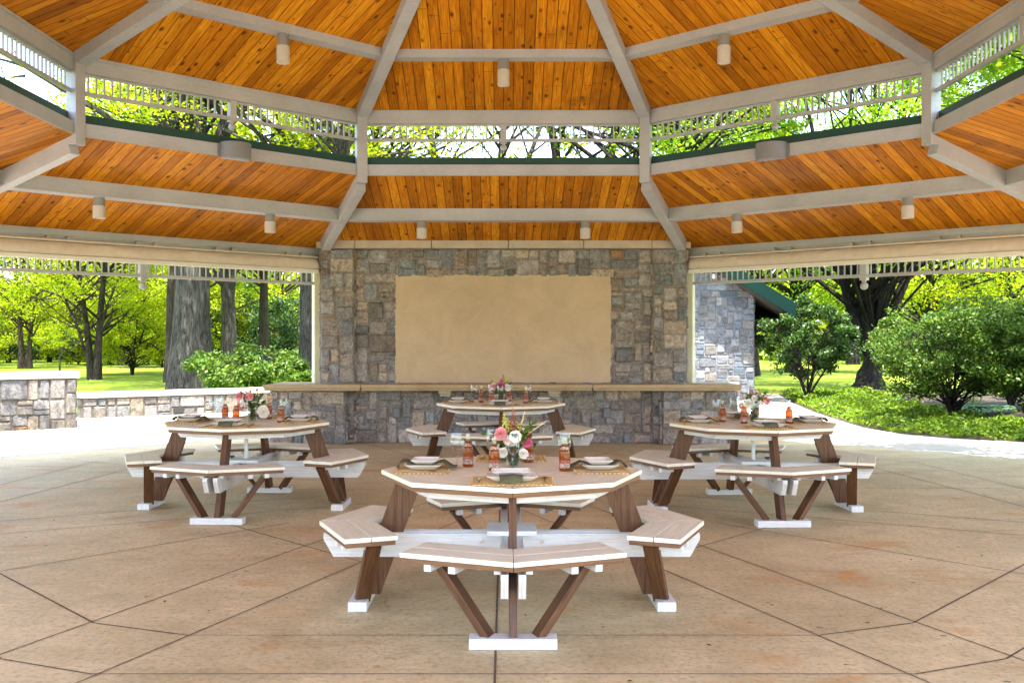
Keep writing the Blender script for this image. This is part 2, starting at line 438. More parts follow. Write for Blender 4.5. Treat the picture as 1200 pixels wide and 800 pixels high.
def side_box(mb, k, a0, a1, s0, s1, z0, z1):
    """box along side k, mitred at s0/s1 given as numbers, or 'm' for the octagon mitre"""
    poly = []
    for a, s in ((a0, s0), (a0, s1), (a1, s1), (a1, s0)):
        if s == 'm-': s = -a * T8
        if s == 'm+': s = a * T8
        p = P(k, a, s, 0); poly.append((p[0], p[1]))
    poly = poly[::-1] if (poly[1][0] - poly[0][0]) * (poly[2][1] - poly[1][1]) - (poly[1][1] - poly[0][1]) * (poly[2][0] - poly[1][0]) < 0 else poly
    mb.prism(poly, z0, z1, (math.cos(R(45 * k)), -math.sin(R(45 * k))))

pav = empty('pavilion', (0, CY, 0))
def pav_part(mb, name, mat, bevel=0.0, smooth=False, parent=None):
    o = mb.build(name, mat, None, smooth=smooth, bevel=bevel)
    par = parent or pav
    o.parent = par
    o.matrix_parent_inverse = Matrix.Translation((0, -CY, 0)) if par is pav else Matrix.Identity(4)
    return o
tag(pav, 'octagonal open picnic pavilion with orange pine ceiling and grey painted beams', 'pavilion')

def finial(mb, c, r):
    mb.lathe([(0, 0), (r * 0.62, 0), (r * 0.62, -r * 0.3), (r * 0.45, -r * 0.45), (r * 0.45, -r * 0.6)], 12, c)
    mb.sphere((c[0], c[1], c[2] - r * 1.45), r, 14)

UA_OUT, LA_OUT = 4.28 + 0.15, 7.14
for k in range(8):
    # upper ceiling, boards running up the slope
    mb = MB(); sl = math.hypot(1, 0.42)
    a0, a1 = 0.02, UA_OUT
    pts = [(a1, -a1 * T8), (a1, a1 * T8), (a0, a0 * T8), (a0, -a0 * T8)]
    mb.face([P(k, a, s, upz(a)) for a, s in pts], [(s + 40 + k * 11.13, (5 - a) * sl) for a, s in pts])
    cp = pav_part(mb, 'ceiling_panel', M['pine_ceiling'])
    mb = MB()
    pts = [(0.02, -0.02 * T8), (0.02, 0.02 * T8), (a1 + 0.05, (a1 + 0.05) * T8), (a1 + 0.05, -(a1 + 0.05) * T8)]
    mb.face([P(k, a, s, upz(a) + 0.13) for a, s in pts])
    e = a1 + 0.02
    side_box(mb, k, e, e + 0.03, 'm-', 'm+', upz(e) - 0.03, upz(e) + 0.115)
    pav_part(mb, 'roof_panel', M['roof_green'])
    # header over the clerestory
    mb = MB(); a = 4.28
    side_box(mb, k, a, a + 0.12, 'm-', 'm+', 4.186, 4.364)
    side_box(mb, k, a - 0.014, a - 0.002, 'm-', 'm+', 4.318, 4.346)
    pav_part(mb, 'header_beam', M['trim_paint'])
    # clerestory frieze
    mb = MB(); h = a * T8 - 0.06
    side_box(mb, k, a + 0.03, a + 0.07, -h, h, 3.968, 4.004)
    side_box(mb, k, a + 0.035, a + 0.065, -h, h, 4.165, 4.183)
    n = int(2 * h / 0.083)
    for i in range(1, n):
        s = -h + 2 * h * i / n
        if abs(s) > 0.06: side_box(mb, k, a + 0.042, a + 0.058, s - 0.008, s + 0.008, 4.004, 4.166)
    fz = pav_part(mb, 'spindle_frieze', M['trim_paint'])
    mb = MB(); side_box(mb, k, a + 0.012, a + 0.088, -0.038, 0.038, 3.95, 4.184)
    finial(mb, P(k, a + 0.05, 0, 3.95), 0.04)
    pav_part(mb, 'drop_finial', M['trim_paint'])
    # lower clerestory beam and the green curb on it
    mb = MB(); side_box(mb, k, a, a + 0.13, 'm-', 'm+', 3.537, 3.676)
    side_box(mb, k, a - 0.012, a - 0.002, 'm-', 'm+', 3.541, 3.560)
    pav_part(mb, 'clerestory_beam', M['trim_paint'])
    mb = MB(); side_box(mb, k, a + 0.06, a + 0.16, 'm-', 'm+', 3.679, 3.775)
    pav_part(mb, 'roof_curb', M['green_metal'])
    # upper purlin
    mb = MB(); side_box(mb, k, 3.20, 3.38, 'm-', 'm+', 4.715, upz(3.20) + 0.015)
    pav_part(mb, 'purlin', M['trim_paint'])
    # lower ceiling, purlin, roof
    sl = math.hypot(1, 0.325); a0, a1 = 4.285, LA_OUT
    pts = [(a1, -a1 * T8), (a1, a1 * T8), (a0, a0 * T8), (a0, -a0 * T8)]
    mb = MB(); mb.face([P(k, a, s, loz(a)) for a, s in pts], [(s + 140 + k * 13.37, (9 - a) * sl) for a, s in pts])
    pav_part(mb, 'ceiling_panel', M['pine_ceiling'])
    mb = MB(); side_box(mb, k, 5.18, 5.40, 'm-', 'm+', 3.082, loz(5.18) + 0.012)
    side_box(mb, k, 5.168, 5.178, 'm-', 'm+', 3.084, 3.098)
    pav_part(mb, 'purlin', M['trim_paint'])
    b0, b1 = 4.45, LA_OUT + 0.06
    pts = [(b0, -b0 * T8), (b0, b0 * T8), (b1, b1 * T8), (b1, -b1 * T8)]
    mb = MB(); mb.face([P(k, a, s, loz(a) + 0.145) for a, s in pts])
    side_box(mb, k, LA_OUT + 0.01, LA_OUT + 0.045, 'm-', 'm+', loz(LA_OUT) - 0.05, loz(LA_OUT) + 0.13)
    pav_part(mb, 'roof_panel', M['roof_green'])
    # hips and posts at the corner between k-1 and k
    cz = 4.356; c8 = math.cos(R(22.5))
    mb = MB(); r0, r1 = 0.25, 4.60
    mb.beam(V(k, r1, upz(r1 * c8) + 0.03), V(k, r0, upz(r0 * c8) + 0.03), 0.15, 0.16)
    pav_part(mb, 'hip_beam', M['trim_paint'], 0.006)
    mb = MB(); r0, r1 = 4.70, (6.68 if k in (0, 1) else 7.0)
    mb.beam(V(k, r0, loz(r0 * c8) + 0.03), V(k, r1, loz(r1 * c8) + 0.03), 0.13, 0.20)
    pav_part(mb, 'hip_beam', M['trim_paint'], 0.006)
    mb = MB(); th = R(45 * k - 22.5)
    Mx = Matrix.Translation(V(k, 4.635, 0)) @ Matrix.Rotation(-th, 4, 'Z')
    mb.box((0, 0, (3.445 + 4.40) / 2), (0.13, 0.13, 4.40 - 3.445), Mx)
    pav_part(mb, 'clerestory_post', M['trim_paint'], 0.006)
    mb = MB(); Mx = Matrix.Translation(V(k, 7.08, 0)) @ Matrix.Rotation(-th, 4, 'Z')
    mb.box((0, 0, 1.40), (0.17, 0.17, 2.80), Mx)
    if k not in (0, 1): mb.box((0, 0, 0.1), (0.23, 0.23, 0.2), Mx)
    pav_part(mb, 'corner_post', M['cream_paint'], 0.008)
    if k == 0: continue
    # eave beam with its frieze
    mb = MB(); side_box(mb, k, 6.47, 6.60, 'm-', 'm+', 2.50, loz(6.47) + 0.01)
    side_box(mb, k, 6.452, 6.468, 'm-', 'm+', 2.745, 2.80)
    pav_part(mb, 'eave_beam', M['trim_paint'])
    mb = MB(); a = 6.50; h = a * T8 - 0.03
    side_box(mb, k, a, a + 0.045, -h, h, 2.292, 2.332)
    n = int(2 * h / 0.088)
    for i in range(1, n):
        s = -h + 2 * h * i / n
        if abs(s) > 0.07: side_box(mb, k, a + 0.014, a + 0.03, s - 0.008, s + 0.008, 2.332, 2.52)
    pav_part(mb, 'spindle_frieze', M['trim_paint'])
    mb = MB(); side_box(mb, k, a - 0.022, a + 0.066, -0.044, 0.044, 2.255, 2.52)
    if k == 4: continue
    finial(mb, P(k, a + 0.022, 0, 2.255), 0.05)
    pav_part(mb, 'drop_finial', M['trim_paint'])

# rolled canvas shades hung inside the eave beams
for k, lab in ((-1, 'rolled beige canvas shade hung along the eave above the low garden wall'),
               (1, 'rolled beige canvas shade hung along the eave facing the green-roofed building'),
               (-2, 'rolled beige canvas shade on the side eave before the garden wall'),
               (2, 'rolled beige canvas shade on the eave beside the shrub bed')):
    root = empty('canvas_shade', P(k, 6.40, 0, 2.47), 0)
    tag(root, lab, 'canvas shade', 'rolled canvas shades under the eaves')
    off = Matrix.Translation(-Vector(P(k, 6.40, 0, 2.47)))
    def sp(mb, name, mat, smooth=False, bevel=0):
        o = mb.build(name, mat, root, smooth=smooth, bevel=bevel); o.matrix_parent_inverse = off; return o
    h = 6.36 * T8 - 0.07
    # canvas: slightly bellied band with soft folds
    mb = MB(); prof = [(6.40, 2.66), (6.37, 2.645), (6.345, 2.60), (6.338, 2.555), (6.345, 2.515), (6.36, 2.505)]
    N = 90; rnd = random.Random(k + 9)
    ph = [rnd.uniform(0, 6.28) for _ in range(6)]
    def wob(s, z): return 0.006 * math.sin(s * 7 + z * 30 + ph[0]) * math.sin(s * 2.3 + ph[1]) + 0.004 * math.sin(s * 17 - z * 40 + ph[2])
    for i in range(N):
        s0, s1 = -h + 2 * h * i / N, -h + 2 * h * (i + 1) / N
        for (aa, za), (ab, zb) in zip(prof, prof[1:]):
            mb.face([P(k, aa + wob(s0, za), s0, za), P(k, aa + wob(s1, za), s1, za), P(k, ab + wob(s1, zb), s1, zb), P(k, ab + wob(s0, zb), s0, zb)])
    side_box(mb, k, 6.395, 6.43, -h, h, 2.505, 2.66)
    sp(mb, 'canvas_roll', M['canvas_beige'], True)
    mb = MB(); side_box(mb, k, 6.325, 6.425, -h, h, 2.452, 2.503); sp(mb, 'hem_bar', M['hem_white'], bevel=0.006)
    mb = MB(); p0, p1 = P(k, 6.39, -h - 0.02, 2.685), P(k, 6.39, h + 0.02, 2.685)
    mb.tube([p0, p1], 0.013, 8); sp(mb, 'roller_tube', M['canvas_beige'], True)
    n = 5
    for i in range(n):
        for q in (-0.12, 0.12):
            s = -h + 0.35 + (2 * h - 0.7) * i / (n - 1) + q
            mb = MB(); side_box(mb, k, 6.40, 6.466, s - 0.012, s + 0.012, 2.67, 2.74)
            side_box(mb, k, 6.385, 6.40, s - 0.03, s + 0.03, 2.70, 2.722)
            sp(mb, 'bracket', M['trim_paint'])

# ceiling lights: cans under the purlins, drums on the clerestory beams
def can_light(k, a, s, ztop, lab, H=1.0):
    p = P(k, a, s, ztop)
    root = empty('ceiling_light', (p[0], p[1], ztop - 0.30 * H)); root.scale = (1, 1, H)
    tag(root, lab, 'ceiling light', 'cylinder ceiling lights under the roof beams')
    mb = MB(); mb.lathe([(0, 0.30), (0.061, 0.30), (0.061, 0.165)], 20, (0, 0, 0)); mb.build('mounting_stem', M['lamp_grey'], root, smooth=True)
    mb = MB(); mb.lathe([(0.058, 0.182), (0.066, 0.178), (0.068, 0.165), (0.068, 0.0), (0.060, 0.0), (0.058, 0.03), (0, 0.03)], 24, (0, 0, 0)); mb.build('lamp_can', M['lamp_white'], root, smooth=True)
for k, w in ((-1, 'of the roof bay above the low garden wall'), (0, 'of the roof bay above the stone wall'), (1, 'of the roof bay towards the green-roofed building')):
    can_light(k, 3.29, 0.0, 4.715, 'pale cylinder light on the upper beam ' + w)
    can_light(k, 5.29, -1.1, 3.082, 'left cylinder light on the lower beam ' + w, 0.76)
    can_light(k, 5.29, 1.1, 3.082, 'right cylinder light on the lower beam ' + w, 0.76)
for k, w in ((-1, 'above the low garden wall'), (1, 'towards the green-roofed building')):
    p = P(k, 4.28, 0, 3.51)
    root = empty('drum_light', p, R(-45 * k)); tag(root, 'grey metal half drum uplight fixed to the clerestory beam ' + w, 'wall light', 'half drum lights on the clerestory beams')
    mb = MB(); mb.lathe([(0, 0), (0.165, 0), (0.18, 0.012), (0.18, 0.185), (0.17, 0.185), (0.168, 0.16)], 28, (0, -0.015, 0), (-math.pi, 0))
    mb.build('drum_shell', M['galvanised'], root, smooth=True)
    mb = MB(); mb.box((0, -0.009, 0.092), (0.42, 0.012, 0.15)); mb.build('back_plate', M['galvanised'], root)

# ------------------------------------------------------------------ stone walls
STONE_MAIN = [(0.29, 0.265, 0.245), (0.25, 0.24, 0.235), (0.215, 0.21, 0.21), (0.31, 0.27, 0.235), (0.20, 0.20, 0.205), (0.28, 0.25, 0.235), (0.33, 0.285, 0.24), (0.24, 0.222, 0.21)]
STONE_PALE = [(0.40, 0.385, 0.37), (0.34, 0.335, 0.34), (0.44, 0.41, 0.37), (0.30, 0.30, 0.31), (0.46, 0.41, 0.34)]
STONE_BLUE = [(0.30, 0.32, 0.35), (0.26, 0.28, 0.31), (0.35, 0.36, 0.38), (0.22, 0.245, 0.28), (0.38, 0.385, 0.39), (0.33, 0.31, 0.28)]

def stone_face(mb, o, u, w, h, pal, rnd, cell=0.068, wmax=6, hmax=4, holes=(), depth=0.034, mortar=(0.24, 0.215, 0.19)):
    """random squared rubble laid on the upright rectangle at O, along unit U, W wide and H high; faces along U x Z"""
    o, u = Vector(o), Vector(u).normalized(); up = Vector((0, 0, 1)); nrm = u.cross(up)
    nu, nv = max(1, round(w / cell)), max(1, round(h / cell)); cu, cv = w / nu, h / nv
    free = np.ones((nv, nu), bool)
    for (x0, x1, y0, y1) in holes:
        free[max(0, round(y0 / cv)):round(y1 / cv), max(0, round(x0 / cu)):round(x1 / cu)] = False
    # backing of mortar behind the stones
    def at(x, y, d): return o + u * x + up * y + nrm * d
    back = free.copy()
    for j in range(nv):
        i = 0
        while i < nu:
            if back[j, i]:
                i1 = i
                while i1 < nu and back[j, i1]: i1 += 1
                q = [at(i * cu, j * cv, 0.004), at(i1 * cu, j * cv, 0.004), at(i1 * cu, (j + 1) * cv, 0.004), at(i * cu, (j + 1) * cv, 0.004)]
                mb.face(q, None, (*mortar, 1)); i = i1
            else: i += 1
    order = [(j, i) for j in range(nv) for i in range(nu)]
    for j, i in order:
        if not free[j, i]: continue
        sh = rnd.choice([1, 2, 2, 3, 3, hmax]); sw = rnd.choice([2, 3, 3, 4, 5, wmax])
        if sh >= 3: sw = min(sw, rnd.choice([2, 3, 4, 5]))
        i1 = i
        while i1 < nu and i1 - i < sw and free[j, i1]: i1 += 1
        if i1 < nu and free[j, i1] and (i1 + 1 >= nu or not free[j, i1 + 1]): i1 += 1
        j1 = j
        while j1 < nv and j1 - j < sh and free[j1, i:i1].all(): j1 += 1
        if nv - j1 == 1 and free[j1, i:i1].all(): j1 += 1
        free[j:j1, i:i1] = False
        g = rnd.uniform(0.004, 0.011)
        jit = lambda: rnd.uniform(-0.008, 0.008)
        x0, x1, y0, y1 = i * cu + g + jit() * (i > 0), i1 * cu - g + jit() * (i1 < nu), j * cv + g + jit() * (j > 0), j1 * cv - g + jit() * (j1 < nv)
        if x1 - x0 < 0.02 or y1 - y0 < 0.02: continue
        d = rnd.uniform(0.45, 1.0) * depth; tx, ty = rnd.uniform(-0.2, 0.2) * depth, rnd.uniform(-0.25, 0.25) * depth
        c = rnd.choice(pal); br = rnd.uniform(0.68, 1.3); tw = rnd.uniform(-0.025, 0.025)
        col = (c[0] * br + tw, c[1] * br, c[2] * br - tw * 0.8, 1)
        if rnd.random() < 0.03 and (x1 - x0) * (y1 - y0) < 0.03: col = (0.28, 0.17, 0.08, 1)
        na, nb = max(4, min(7, int((x1 - x0) / 0.06) + 2)), max(4, min(6, int((y1 - y0) / 0.06) + 2))
        ex, ey = min(0.016, (x1 - x0) * 0.2), min(0.016, (y1 - y0) * 0.2)
        xs = [x0, x0 + ex] + [x0 + ex + (x1 - x0 - 2 * ex) * q / (na - 3) for q in range(1, na - 3)] + [x1 - ex, x1]
        ys = [y0, y0 + ey] + [y0 + ey + (y1 - y0 - 2 * ey) * q / (nb - 3) for q in range(1, nb - 3)] + [y1 - ey, y1]
        cr = rnd.uniform(0.008, 0.03)
        G = []
        for b, y in enumerate(ys):
            row = []
            for a_, x in enumerate(xs):
                edge = a_ in (0, len(xs) - 1) or b in (0, len(ys) - 1)
                xx, yy = x, y
                if a_ in (0, len(xs) - 1) and b in (0, len(ys) - 1):
                    xx += cr * (1 if a_ == 0 else -1); yy += cr * (1 if b == 0 else -1)
                dd = 0.002 if edge else d + tx * (2 * (x - x0) / (x1 - x0) - 1) + ty * (2 * (y - y0) / (y1 - y0) - 1) + rnd.uniform(-0.16, 0.16) * depth
                if not edge: xx += rnd.uniform(-0.004, 0.004); yy += rnd.uniform(-0.004, 0.004)
                row.append(at(xx, yy, max(dd, 0.002)))
            G.append(row)
        for b in range(len(ys) - 1):
            for a_ in range(len(xs) - 1):
                mb.face([G[b][a_], G[b][a_ + 1], G[b + 1][a_ + 1], G[b + 1][a_]], None, col)

rs = random.Random(11)
sw = empty('stone_wall', (0, 14.95, 0))
tag(sw, 'tall grey fieldstone wall with tan plaster panel and stone serving ledge', 'stone wall')
INV = Matrix.Translation((0, -14.95, 0))
def swp(mb, name, mat, bevel=0, smooth=False, par=None):
    o = mb.build(name, mat, par or sw, smooth=smooth, bevel=bevel)
    if par is None: o.matrix_parent_inverse = INV
    return o
YW, YP, YK = 14.82, 14.735, 14.56
mb = MB(); mb.box((0, YW + 0.2, 1.39), (5.26, 0.38, 2.80)); 
for sx in (-1, 1):
    mb.box((sx * 2.39, (YW + YP) / 2 + 0.01, 1.39), (0.47, YW - YP - 0.002, 2.77))
    mb.box((sx * 2.785, (YK + 15.2) / 2 + 0.01, 0.385), (1.06, 15.2 - YK - 0.01, 0.77))
stone_core = swp(mb, 'masonry_core', M['plaster'])
mb = MB()
stone_face(mb, (-2.15, YW, 0), (1, 0, 0), 4.30, 2.80, STONE_MAIN, rs, holes=[(0.59, 3.70, 0.86, 2.42)])
for sx in (-1, 1):
    x0 = -2.63 if sx < 0 else 2.15
    stone_face(mb, (x0, YP, 0.0), (1, 0, 0), 0.48, 2.80, STONE_MAIN, rs, wmax=5)
    xi, xo = sx * 2.15, sx * 2.63
    if sx < 0: stone_face(mb, (xi, YP, 0), (0, 1, 0), YW - YP, 2.80, STONE_MAIN, rs, wmax=3); stone_face(mb, (xo, YW + 0.39, 0), (0, -1, 0), YW + 0.39 - YP, 2.80, STONE_MAIN, rs)
    else: stone_face(mb, (xi, YW, 0), (0, -1, 0), YW - YP, 2.80, STONE_MAIN, rs, wmax=3); stone_face(mb, (xo, YP, 0), (0, 1, 0), YW + 0.39 - YP, 2.80, STONE_MAIN, rs)
    # knee pier under the ledge
    x0 = -3.32 if sx < 0 else 2.25
    stone_face(mb, (x0, YK, 0), (1, 0, 0), 1.07, 0.775, STONE_MAIN, rs)
    if sx < 0: stone_face(mb, (-2.25, YK, 0), (0, 1, 0), 0.30, 0.775, STONE_MAIN, rs, wmax=3); stone_face(mb, (-3.32, 15.22, 0), (0, -1, 0), 0.58, 0.775, STONE_MAIN, rs)
    else: stone_face(mb, (2.25, YW, 0), (0, -1, 0), 0.31, 0.775, STONE_MAIN, rs, wmax=3); stone_face(mb, (3.32, YK, 0), (0, 1, 0), 0.58, 0.775, STONE_MAIN, rs)
stone_face(mb, (2.63, YW + 0.395, 0), (-1, 0, 0), 5.26, 2.80, STONE_MAIN, rs)
swp(mb, 'stone_facing', M['field_stone'], smooth=False)
# cap stones
xs = [-2.69, -2.13, -1.03, 0.07, 1.15, 2.13, 2.69]
for a, b in zip(xs, xs[1:]):
    end = abs(a + b) > 4
    mb = MB(); y0 = YP - 0.06
    mb.box(((a + b) / 2, (y0 + YW + 0.44) / 2, 2.862), (b - a - 0.008, YW + 0.44 - y0, 0.115)); swp(mb, 'cap_stone', M['cap_stone'], bevel=0.008)
# plaster panel with a ragged edge
mb = MB(); rr = random.Random(3); ring = []
X0, X1, Z0, Z1 = -1.565, 1.555, 0.87, 2.425
for i in range(60): ring.append((X0 + (X1 - X0) * i / 60, Z0))
for i in range(40): ring.append((X1 + rr.uniform(-0.012, 0.012), Z0 + (Z1 - Z0) * i / 40))
for i in range(60): ring.append((X1 - (X1 - X0) * i / 60, Z1 + rr.uniform(-0.012, 0.012)))
for i in range(40): ring.append((X0 + rr.uniform(-0.012, 0.012), Z1 - (Z1 - Z0) * i / 40))
mb.face([(x, YW - 0.022, z) for x, z in ring])
for (xa, za), (xb, zb) in zip(ring, ring[1:] + ring[:1]):
    mb.face([(xb, YW - 0.022, zb), (xa, YW - 0.022, za), (xa, YW + 0.004, za), (xb, YW + 0.004, zb)])
swp(mb, 'plaster_panel', M['plaster'])
# serving ledge: moulded stone slab in lengths
ls = [-3.37, -2.0, -0.15, 1.25, 3.34]
for a, b in zip(ls, ls[1:]):
    mb = MB(); yb, yf = YW - 0.03, 14.33
    fa, fb = a, b
    ba = a + 0.085 if a == ls[0] else a + 0.003
    bb = b - 0.105 if b == ls[-1] else b - 0.003
    if a != ls[0]: fa = a + 0.003
    if b != ls[-1]: fb = b - 0.003
    if a == ls[0] or b == ls[-1]: yb2 = yb
    mb.prism([(fa, yf), (fb, yf), (bb, yb), (ba, yb)], 0.812, 0.864, (1, 0))
    mb.prism([(fa + 0.01, yf + 0.018), (fb - 0.01, yf + 0.018), (bb, yb), (ba, yb)], 0.778, 0.810, (1, 0))
    swp(mb, 'serving_ledge', M['ledge_stone'], bevel=0.008)
for sx in (-1, 1):   # the ledge runs round the outside of the pier
    mb = MB(); mb.box((sx * 2.985, 15.05, 0.82), (0.66, 0.50, 0.085)); swp(mb, 'serving_ledge', M['ledge_stone'], bevel=0.008)
for x in (-0.83, 0.72):
    mb = MB(); mb.prism([(x - 0.09, 14.42), (x + 0.09, 14.42), (x + 0.09, YW), (x - 0.09, YW)], 0.735, 0.776)
    mb.prism([(x - 0.075, 14.52), (x + 0.075, 14.52), (x + 0.075, YW), (x - 0.075, YW)], 0.69, 0.733)
    swp(mb, 'ledge_bracket', M['cap_stone'], bevel=0.006)
for x in (-1.54, 1.49):
    mb = MB(); mb.box((x, YW - 0.05, 0.44), (0.11, 0.05, 0.15)); o = swp(mb, 'socket_box', M['box_grey'], bevel=0.008)
    mb = MB(); mb.box((x, YW - 0.079, 0.44), (0.075, 0.008, 0.11)); mb.build('cover', M['galvanised'], o, bevel=0.003)

# ------------------------------------------------------------------ floor
mb = MB(); mb.prism([(math.sin(R(45 * k + 22.5)) * 8.25, CY + math.cos(R(45 * k + 22.5)) * 8.25) for k in range(7, -1, -1)], -0.1, 0.004)
tag(mb.build('pavilion_floor', M['concrete_tan']), kind='structure')
EDGE_R = [(14, 12.8), (10.2, 13.9), (7.6, 14.9), (6.75, 15.5), (6.3, 16.2), (6.12, 17.2), (6.15, 18.6), (6.35, 21), (6.75, 24), (7.5, 28)]
mb = MB(); mb.face([(x, y, 0.0) for x, y in [(-15, -10), (14, -10)] + EDGE_R + [(2.0, 28), (2.0, 23), (-3, 23), (-6.6, 20.7), (-8.0, 19.7), (-15, 14.6)]])  # unseen stretch behind the camera is added to bounce sunlight into the pavilion
tag(mb.build('patio', M['concrete_pale']), kind='structure')
mb = MB(); mb.face([(-260, -160, -0.03), (260, -160, -0.03), (260, 420, -0.03), (-260, 420, -0.03)])
tag(mb.build('lawn', M['lawn_grass']), kind='structure')
# joints cut in the slab
mb = MB()
def joint(p0, p1, w=0.012, z=0.007):
    w *= 0.72
    p0, p1 = Vector((*p0, z)), Vector((*p1, z)); d = (p1 - p0).normalized(); n = Vector((-d.y, d.x, 0)) * w / 2
    mb.face([p0 - n, p1 - n, p1 + n, p0 + n])
FC = (0.0, 9.95)
for s in (-1, 1):
    joint((s * 3.35, 2.4), (s * 0.15, 10.9)); joint((s * 2.66, 2.4), (s * -0.35, 10.4))
    joint((s * 4.9, 8.35), (s * 3.254, 6.618)) if False else None
    for (a, b, w) in (((3.95, 7.35), (2.176, 5.44), 0.016), ((2.176, 5.44), (1.60, 5.21), 0.014), ((3.05, 5.50), (2.37, 4.83), 0.016), ((2.37, 4.83), (1.85, 4.61), 0.014),
                      ((4.4, 5.35), (1.75, 8.38), 0.012), ((2.4, 8.5), (0.9, 6.86), 0.013), ((6.4, 6.53), (1.25, 9.36), 0.013), ((6.4, 7.22), (1.55, 9.92), 0.013),
                      ((6.9, 10.4), (1.2, 10.2), 0.010), ((6.9, 12.2), (1.3, 10.7), 0.010), ((3.1, 15.2), (0.35, 10.6), 0.012), ((2.2, 15.2), (0.1, 10.9), 0.012), ((5.6, 12.9), (3.0, 11.2), 0.008),
                      ((4.78, 8.4), (4.2, 12.9), 0.013), ((5.3, 9.4), (5.0, 12.6), 0.012)):
        joint((s * a[0], a[1]), (s * b[0], b[1]), w)
joint((-0.045, 0.6), (-0.03, 9.9), 0.016); joint((-1.60, 5.215), (1.60, 5.215), 0.007); joint((-1.85, 4.615), (1.85, 4.615), 0.008)
joint((-1.4, 7.55), (1.4, 7.55), 0.007); joint((-2.6, 12.9), (2.6, 12.9), 0.009)
tag(mb.build('floor_joints', M['joint_dark']), kind='structure')
# ------------------------------------------------------------------ picnic table (octagon, corners on the axes)
def octp(r, k): return (r * math.sin(R(45 * k)), -r * math.cos(R(45 * k)))   # corner k = 0 towards -Y
def ring_boards(mb, r0, r1, z0, z1, nb, gap, ks=range(8)):
    """mitred boards in NB rings between circumradii r0 and r1"""
    for k in ks:
        u = Vector(octp(1, k + 1)) - Vector(octp(1, k)); u.normalize()
        for b in range(nb):
            a0 = r0 + (r1 - r0) * b / nb + (gap if b else 0) ; a1 = r0 + (r1 - r0) * (b + 1) / nb - gap * 0.2
            q = []
            for r, kk, sgn in ((a1, k, 1), (a1, k + 1, -1), (a0, k + 1, -1), (a0, k, 1)):
                p = Vector(octp(r, kk)) + u * sgn * 0.0012 if r > 0.01 else Vector((0, 0)); q.append((p.x, p.y))
            if a0 < 0.01: q = q[:3]
            mb.prism(q, z0, z1, (u.x, u.y))

